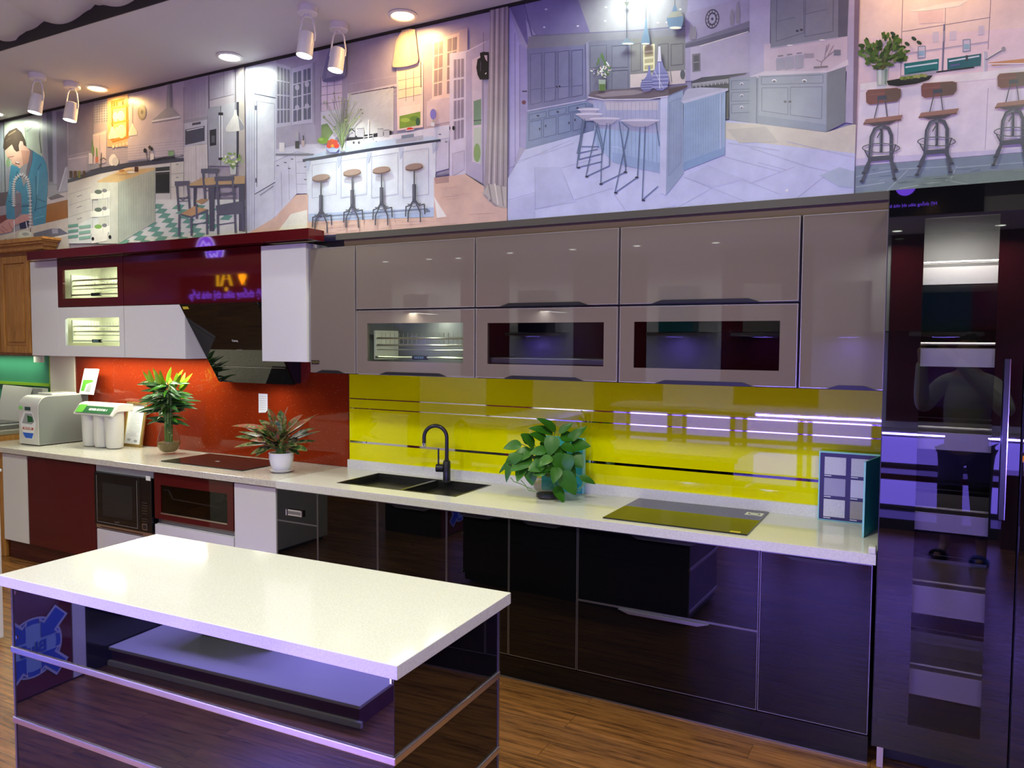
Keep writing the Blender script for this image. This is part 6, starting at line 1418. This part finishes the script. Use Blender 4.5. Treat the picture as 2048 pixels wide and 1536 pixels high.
# opposite downlights, found from their reflections
for (x, y) in ((-6.23,-5.09),(-5.52,-5.07),(-5.12,-5.13),(-4.25,-4.9),(-3.44,-4.9),(-2.68,-4.9),(-1.85,-5.0),(-.144,-5.4),(.67,-5.4)):
    t = thing('downlight', 'small cool downlight in the lower ceiling behind the camera', 'ceiling light', (x, y, 2.74), 'downlights behind the camera')
    MB().lathe([(.001, -.003), (.042, -.003)], (x, y, 2.74), 'lamp_cool', 20, cap=False).build('diffuser', t)
    MB().lathe([(.043, -.001), (.052, -.001), (.050, -.006), (.043, -.005)], (x, y, 2.74), 'lamp_white', 20, cap=False).build('ring', t)
    area('downlight_beam', (x, y, 2.728), .08, 14, (1, 1, .88), (0, 0, 0), spread=math.radians(150))
# shop sign, readable from the kitchens
sg = thing('shop_sign', 'hanging shop sign with yellow letters and a round purple emblem', 'sign', (-9.9, YO, 2.8))
MB().box(-11, -8.6, YO-.05, YO+.0, 2.2, 3.5, 'opp_maroon').build('board', sg)
sl = Vector((-10.16, YO+.012, 3.15))
b = MB()
def sp2(u, v, d=0): return sl+Vector((-u, d, v))
b.prism([sp2(.22*math.cos(k*PI/18), .22*math.sin(k*PI/18)) for k in range(36)], (0, .004, 0), 'sign_white'); b.prism([sp2(.195*math.cos(k*PI/18), .195*math.sin(k*PI/18), .005) for k in range(36)], (0, .004, 0), 'sign_purple')
for L_ in ([(-.13,-.02),(-.10,.09),(-.02,.05),(.03,.13),(.10,.05),(.08,-.02)],[(-.08,-.02),(-.06,-.12),(0,-.06),(.06,-.13),(.10,-.05)]):
    b.tube([sp2(u, v, .012) for u, v in L_], .012, 'sign_white', 6)
b.build('emblem', sg)
text('lettering', 'ĐẠI', sg, (-9.8, YO+.012, 2.70), .42, 'sign_yellow', '+y', bold=.012, align='CENTER')
text('lettering', 'Hệ thống siêu thị nhà bếp', sg, (-9.9, YO+.012, 2.42), .165, 'sign_purple', '+y', bold=.003)
s2 = thing('shop_sign', 'small purple line of shop lettering above the opposite counter', 'sign', (.0, -4.54, 3.0))
MB().box(-.45, .5, -4.545, -4.53, 2.745, 3.25, 'opp_dark').build('board', s2)
text('lettering', 'Hệ thống siêu thị nhà bếp', s2, (-.02, -4.527, 2.83), .036, 'sign_purple', '+y')
MB().lathe([(.001, 0), (.075, 0), (.075, .003), (.001, .003)], (-.06, -4.529, 2.985), 'sign_purple', 28, ax='y').build('emblem', s2)
# floor stand with candle lamps right of the photographer
ld = thing('altar_lamps', 'pair of small orange candle lamps on a dark stand behind the camera', 'lamp', (.9, -5.0, 0))
MB().box(.72, 1.35, -5.1, -4.8, .002, .62, 'opp_maroon').build('stand', ld)
for x in (.86, 1.12): MB().lathe([(.001, 0), (.014, .02), (.016, .045), (.006, .075), (.001, .085)], (x, -4.9, .72), 'candle', 16).build('flame_bulb', ld); MB().lathe([(.012, .0), (.008, .10)], (x, -4.9, .621), 'gold', 12).build('candle_base', ld)

# ================================================================ the photographer (seen only as a reflection)
pp0 = Vector((.43, -4.27, 0))
per = thing('person', 'person in a grey sweatshirt and dark trousers holding up a phone', 'person', pp0)
yaw = CY*.6
fw = Vector((-math.sin(yaw), math.cos(yaw), 0)); rtv = Vector((math.cos(yaw), math.sin(yaw), 0))
def pv_(f, r, z): return fw*f + rtv*r + Vector((0, 0, z))
def skin(name, verts, edges, radii, m, parent, root=0, sub=1):
    me = bpy.data.meshes.new(name); me.from_pydata([v for v in verts], edges, []); me.materials.append(MATS[m])
    o = bpy.data.objects.new(name, me); COL.objects.link(o); o.parent = parent
    s = o.modifiers.new('skin', 'SKIN'); s.use_smooth_shade = True
    for i, r in enumerate(radii):
        d = me.skin_vertices[0].data[i]; d.radius = (r, r) if not isinstance(r, tuple) else r
        d.use_root = (i == root)
    sb = o.modifiers.new('sub', 'SUBSURF'); sb.levels = sub; sb.render_levels = sub
    return o
phone_c = CAM - pp0 - F_*.03
# body: pelvis root
V = []; E_ = []; Rr = []
def nv(p, r, link=None):
    V.append(p); Rr.append(r)
    if link is not None: E_.append((link, len(V)-1))
    return len(V)-1
pel = nv(pv_(0, 0, .93), (.15, .11)); wst = nv(pv_(.01, 0, 1.10), (.135, .10), pel); che = nv(pv_(.01, 0, 1.30), (.155, .105), wst); nk0 = nv(pv_(0, 0, 1.44), (.085, .075), che); nk1 = nv(pv_(.01, 0, 1.52), .055, nk0); hd0 = nv(pv_(.03, 0, 1.58), .06, nk1)
hands = []
for s in (-1, 1):
    sh = nv(pv_(0, s*.175, 1.40), .058, nk0)
    hnd = phone_c + R_*(s*.085) - U_*.02
    elb = pv_(.10, s*.30, 1.17); wr = hnd + (elb-hnd).normalized()*.09
    e_ = nv(elb, .043, sh); f_ = nv(elb*.5+wr*.5, .038, e_); w_ = nv(wr, .026, f_); p_ = nv(hnd, (.036, .018), w_); hands.append((hnd, s))
    hp_ = nv(pv_(0, s*.095, .86), .085, pel); kn = nv(pv_(.02, s*.11, .48), .058, hp_); an = nv(pv_(-.01, s*.13, .09), .038, kn); nv(pv_(.03, s*.14, .045), .036, an); nv(pv_(.14, s*.15, .03), .028, len(V)-1)
body = skin('body', V, E_, Rr, 'skin', per, 0, 1)
# head
hm = bpy.data.meshes.new('head'); bm = bmesh.new(); bmesh.ops.create_icosphere(bm, subdivisions=4, radius=1)
hc = pv_(.035, 0, 1.655); lk = (phone_c-hc).normalized(); lk = Vector((fw.x, fw.y, 0)).normalized(); hr = rtv
for v in bm.verts:
    x, y, z = v.co
    w = .074*(1-.18*max(0, -z)**2); d_ = .092; h_ = .115
    nose = .020*math.exp(-((x/.16)**2+((z+.12)/.22)**2)) if y > 0 else 0
    eye = -.010*(math.exp(-(((x-.42)/.2)**2+((z-.05)/.14)**2))+math.exp(-(((x+.42)/.2)**2+((z-.05)/.14)**2))) if y > 0 else 0
    mth = -.004*math.exp(-((x/.3)**2+((z+.52)/.05)**2)) if y > 0 else 0
    ear = .012*math.exp(-((y/.18)**2+((z+.02)/.25)**2))*(1 if abs(x) > .9 else 0)
    v.co = hc + hr*(x*w+math.copysign(ear, x)) + lk*(y*d_+nose+eye+mth+(.012 if z < -.6 and y > 0 else 0)) + Vector((0, 0, z*h_))
bm.to_mesh(hm); bm.free(); hm.materials.append(MATS['skin']); hm.polygons.foreach_set('use_smooth', [True]*len(hm.polygons))
ho = bpy.data.objects.new('head', hm); COL.objects.link(ho); ho.parent = per
for s in (-1, 1):
    c = hc+hr*(s*.030)+lk*.083+Vector((0, 0, .006))+pp0
    MB().lathe([(.001, -.006), (.009, -.003), (.011, .0), (.009, .003), (.001, .006)], c, 'white_paper', 12).lathe([(.001, -.003), (.005, 0), (.001, .003)], c+lk*.009, 'ink', 10).build('eye', ho)
MB().box(0, .001, 0, .001, 0, .001, 'ink')
mm_ = MB(); cc = hc+lk*.092+Vector((0, 0, -.062))+pp0; mm_.tube([cc-hr*.024, cc+hr*0-lk*-.002, cc+hr*.024], .004, 'red_print', 6); mm_.build('mouth', ho)
bm = bmesh.new(); bmesh.ops.create_icosphere(bm, subdivisions=4, radius=1)
for v in list(bm.verts):
    x, y, z = v.co; k = 1.0
    n = random.uniform(.98, 1.04)
    if (y > .25 and z < .42) or z < -.45: k = .80
    v.co = hc + hr*(x*.082*k*n) + lk*(y*.102*k*n-.008) + Vector((0, 0, z*.124*k*n+.008))
me = bpy.data.meshes.new('hair'); bm.to_mesh(me); bm.free(); me.materials.append(MATS['hair_black']); me.polygons.foreach_set('use_smooth', [True]*len(me.polygons))
o = bpy.data.objects.new('hair', me); COL.objects.link(o); o.parent = ho
# fingers
for (hnd, s) in hands:
    for k in range(4):
        b0 = hnd + U_*(-.026+.018*k) - R_*(s*.006)
        L_ = (.062, .075, .079, .070)[k]
        pts = [b0, b0 + F_*.020 + R_*(s*.012), b0+F_*.034 - R_*(s*.012), b0+F_*.026 - R_*(s*L_*.5)]
        pts = [p - F_*.02 for p in pts]
        skin('finger', pts, [(0, 1), (1, 2), (2, 3)], [.0095, .009, .0082, .007], 'skin', body, 0, 1)
    b0 = hnd - U_*.03 - F_*.012
    skin('thumb', [b0, b0-R_*(s*.022)+U_*.01-F_*.006, b0-R_*(s*.045)+U_*.024-F_*.006], [(0, 1), (1, 2)], [.013, .011, .009], 'skin', body, 0, 1)
# clothes
V = []; E_ = []; Rr = []
b0 = nv(pv_(0, 0, .90), (.175, .135)); b1 = nv(pv_(.01, 0, 1.08), (.175, .135), b0); b2 = nv(pv_(.01, 0, 1.28), (.185, .13), b1); b3 = nv(pv_(0, 0, 1.42), (.11, .095), b2); nv(pv_(.005, 0, 1.475), (.07, .065), b3)
for (hnd, s) in hands:
    sh = nv(pv_(0, s*.18, 1.39), .078, b3); elb = pv_(.10, s*.30, 1.17); wr = hnd + (elb-hnd).normalized()*.12
    e_ = nv(elb, .066, sh); f_ = nv(elb*.5+wr*.5, .056, e_); nv(wr, .040, f_)
skin('sweatshirt', V, E_, Rr, 'sweater', per, 0, 2)
V = []; E_ = []; Rr = []
b0 = nv(pv_(0, 0, .94), (.16, .125))
for s in (-1, 1):
    h_ = nv(pv_(0, s*.10, .84), .105, b0); k_ = nv(pv_(.02, s*.115, .48), .078, h_); nv(pv_(-.005, s*.13, .17), .062, k_)
skin('trousers', V, E_, Rr, 'trousers', per, 0, 2)
for s in (-1, 1):
    a = pp0 + pv_(.05, s*.142, 0)
    b = MB(); n_ = 20
    for (z0, z1, q) in ((.002, .022, 1.0),):
        b.prism([a+fw*(.135*math.cos(k*2*PI/n_))+rtv*(.050*math.sin(k*2*PI/n_))+Vector((0, 0, z0)) for k in range(n_)], (0, 0, z1-z0), 'slipper_blue' if s > 0 else 'black_matte')
    st_ = [a+fw*.055+rtv*(.056*math.cos(t_*PI/8))+Vector((0, 0, .015+.055*math.sin(t_*PI/8))) for t_ in range(9)]
    b.tube(st_, .016, 'slipper_blue' if s > 0 else 'black_matte', 8); b.build('slipper', per)
# the phone in the hands, just behind the viewpoint
c = CAM - F_*.030
qs = [c+R_*(a*.076)+U_*(b_*.037) for a, b_ in ((-1,-1),(1,-1),(1,1),(-1,1))]
phn = MB().prism(qs, -F_*.008, 'black_glass').build('phone', None, .002)
tag(phn, 'dark phone held sideways in both hands of the photographer', 'phone')

# ================================================================ overall room lighting
for (x, y, e) in ((-4.9, -2.3, 21), (-2.9, -2.4, 22), (-.9, -2.4, 38), (.75, -2.8, 27), (-2.2, -3.3, 5), (-5.5, -3.4, 5), (-8.5, -2.2, 10)):
    t = thing('fill_panel_light', 'added square fill panel above the aisle, out of view', 'ceiling light', (x, y, ZC-.06), 'added fill panels over the aisle')  # unseen fill lamps, added to light aisle, worktops and photographer
    MB().box(x-.18, x+.18, y-.18, y+.18, ZC-.06, ZC-.03, 'lamp_white').build('housing', t)
    area('fill_panel_beam', (x, y, ZC-.064), .30, e, (.96, 1, .73), (0, 0, 0), .30)
w = bpy.data.worlds.new('World'); SC.world = w; w.use_nodes = True
w.node_tree.nodes['Background'].inputs['Color'].default_value = (.30, .28, .42, 1); w.node_tree.nodes['Background'].inputs['Strength'].default_value = .3

cam = bpy.data.cameras.new('camera'); co = bpy.data.objects.new('camera', cam); COL.objects.link(co)
cam.sensor_width = 36; cam.lens = 36*FPX/2048; cam.clip_start = .01; cam.clip_end = 60
co.matrix_world = Matrix(((R_.x, U_.x, -F_.x, CAM.x), (R_.y, U_.y, -F_.y, CAM.y), (R_.z, U_.z, -F_.z, CAM.z), (0, 0, 0, 1)))
SC.camera = co
SC.view_settings.view_transform = 'Standard'; SC.view_settings.look = 'None'; SC.view_settings.gamma = 1; SC.view_settings.exposure = .08
SC.view_settings.use_curve_mapping = False
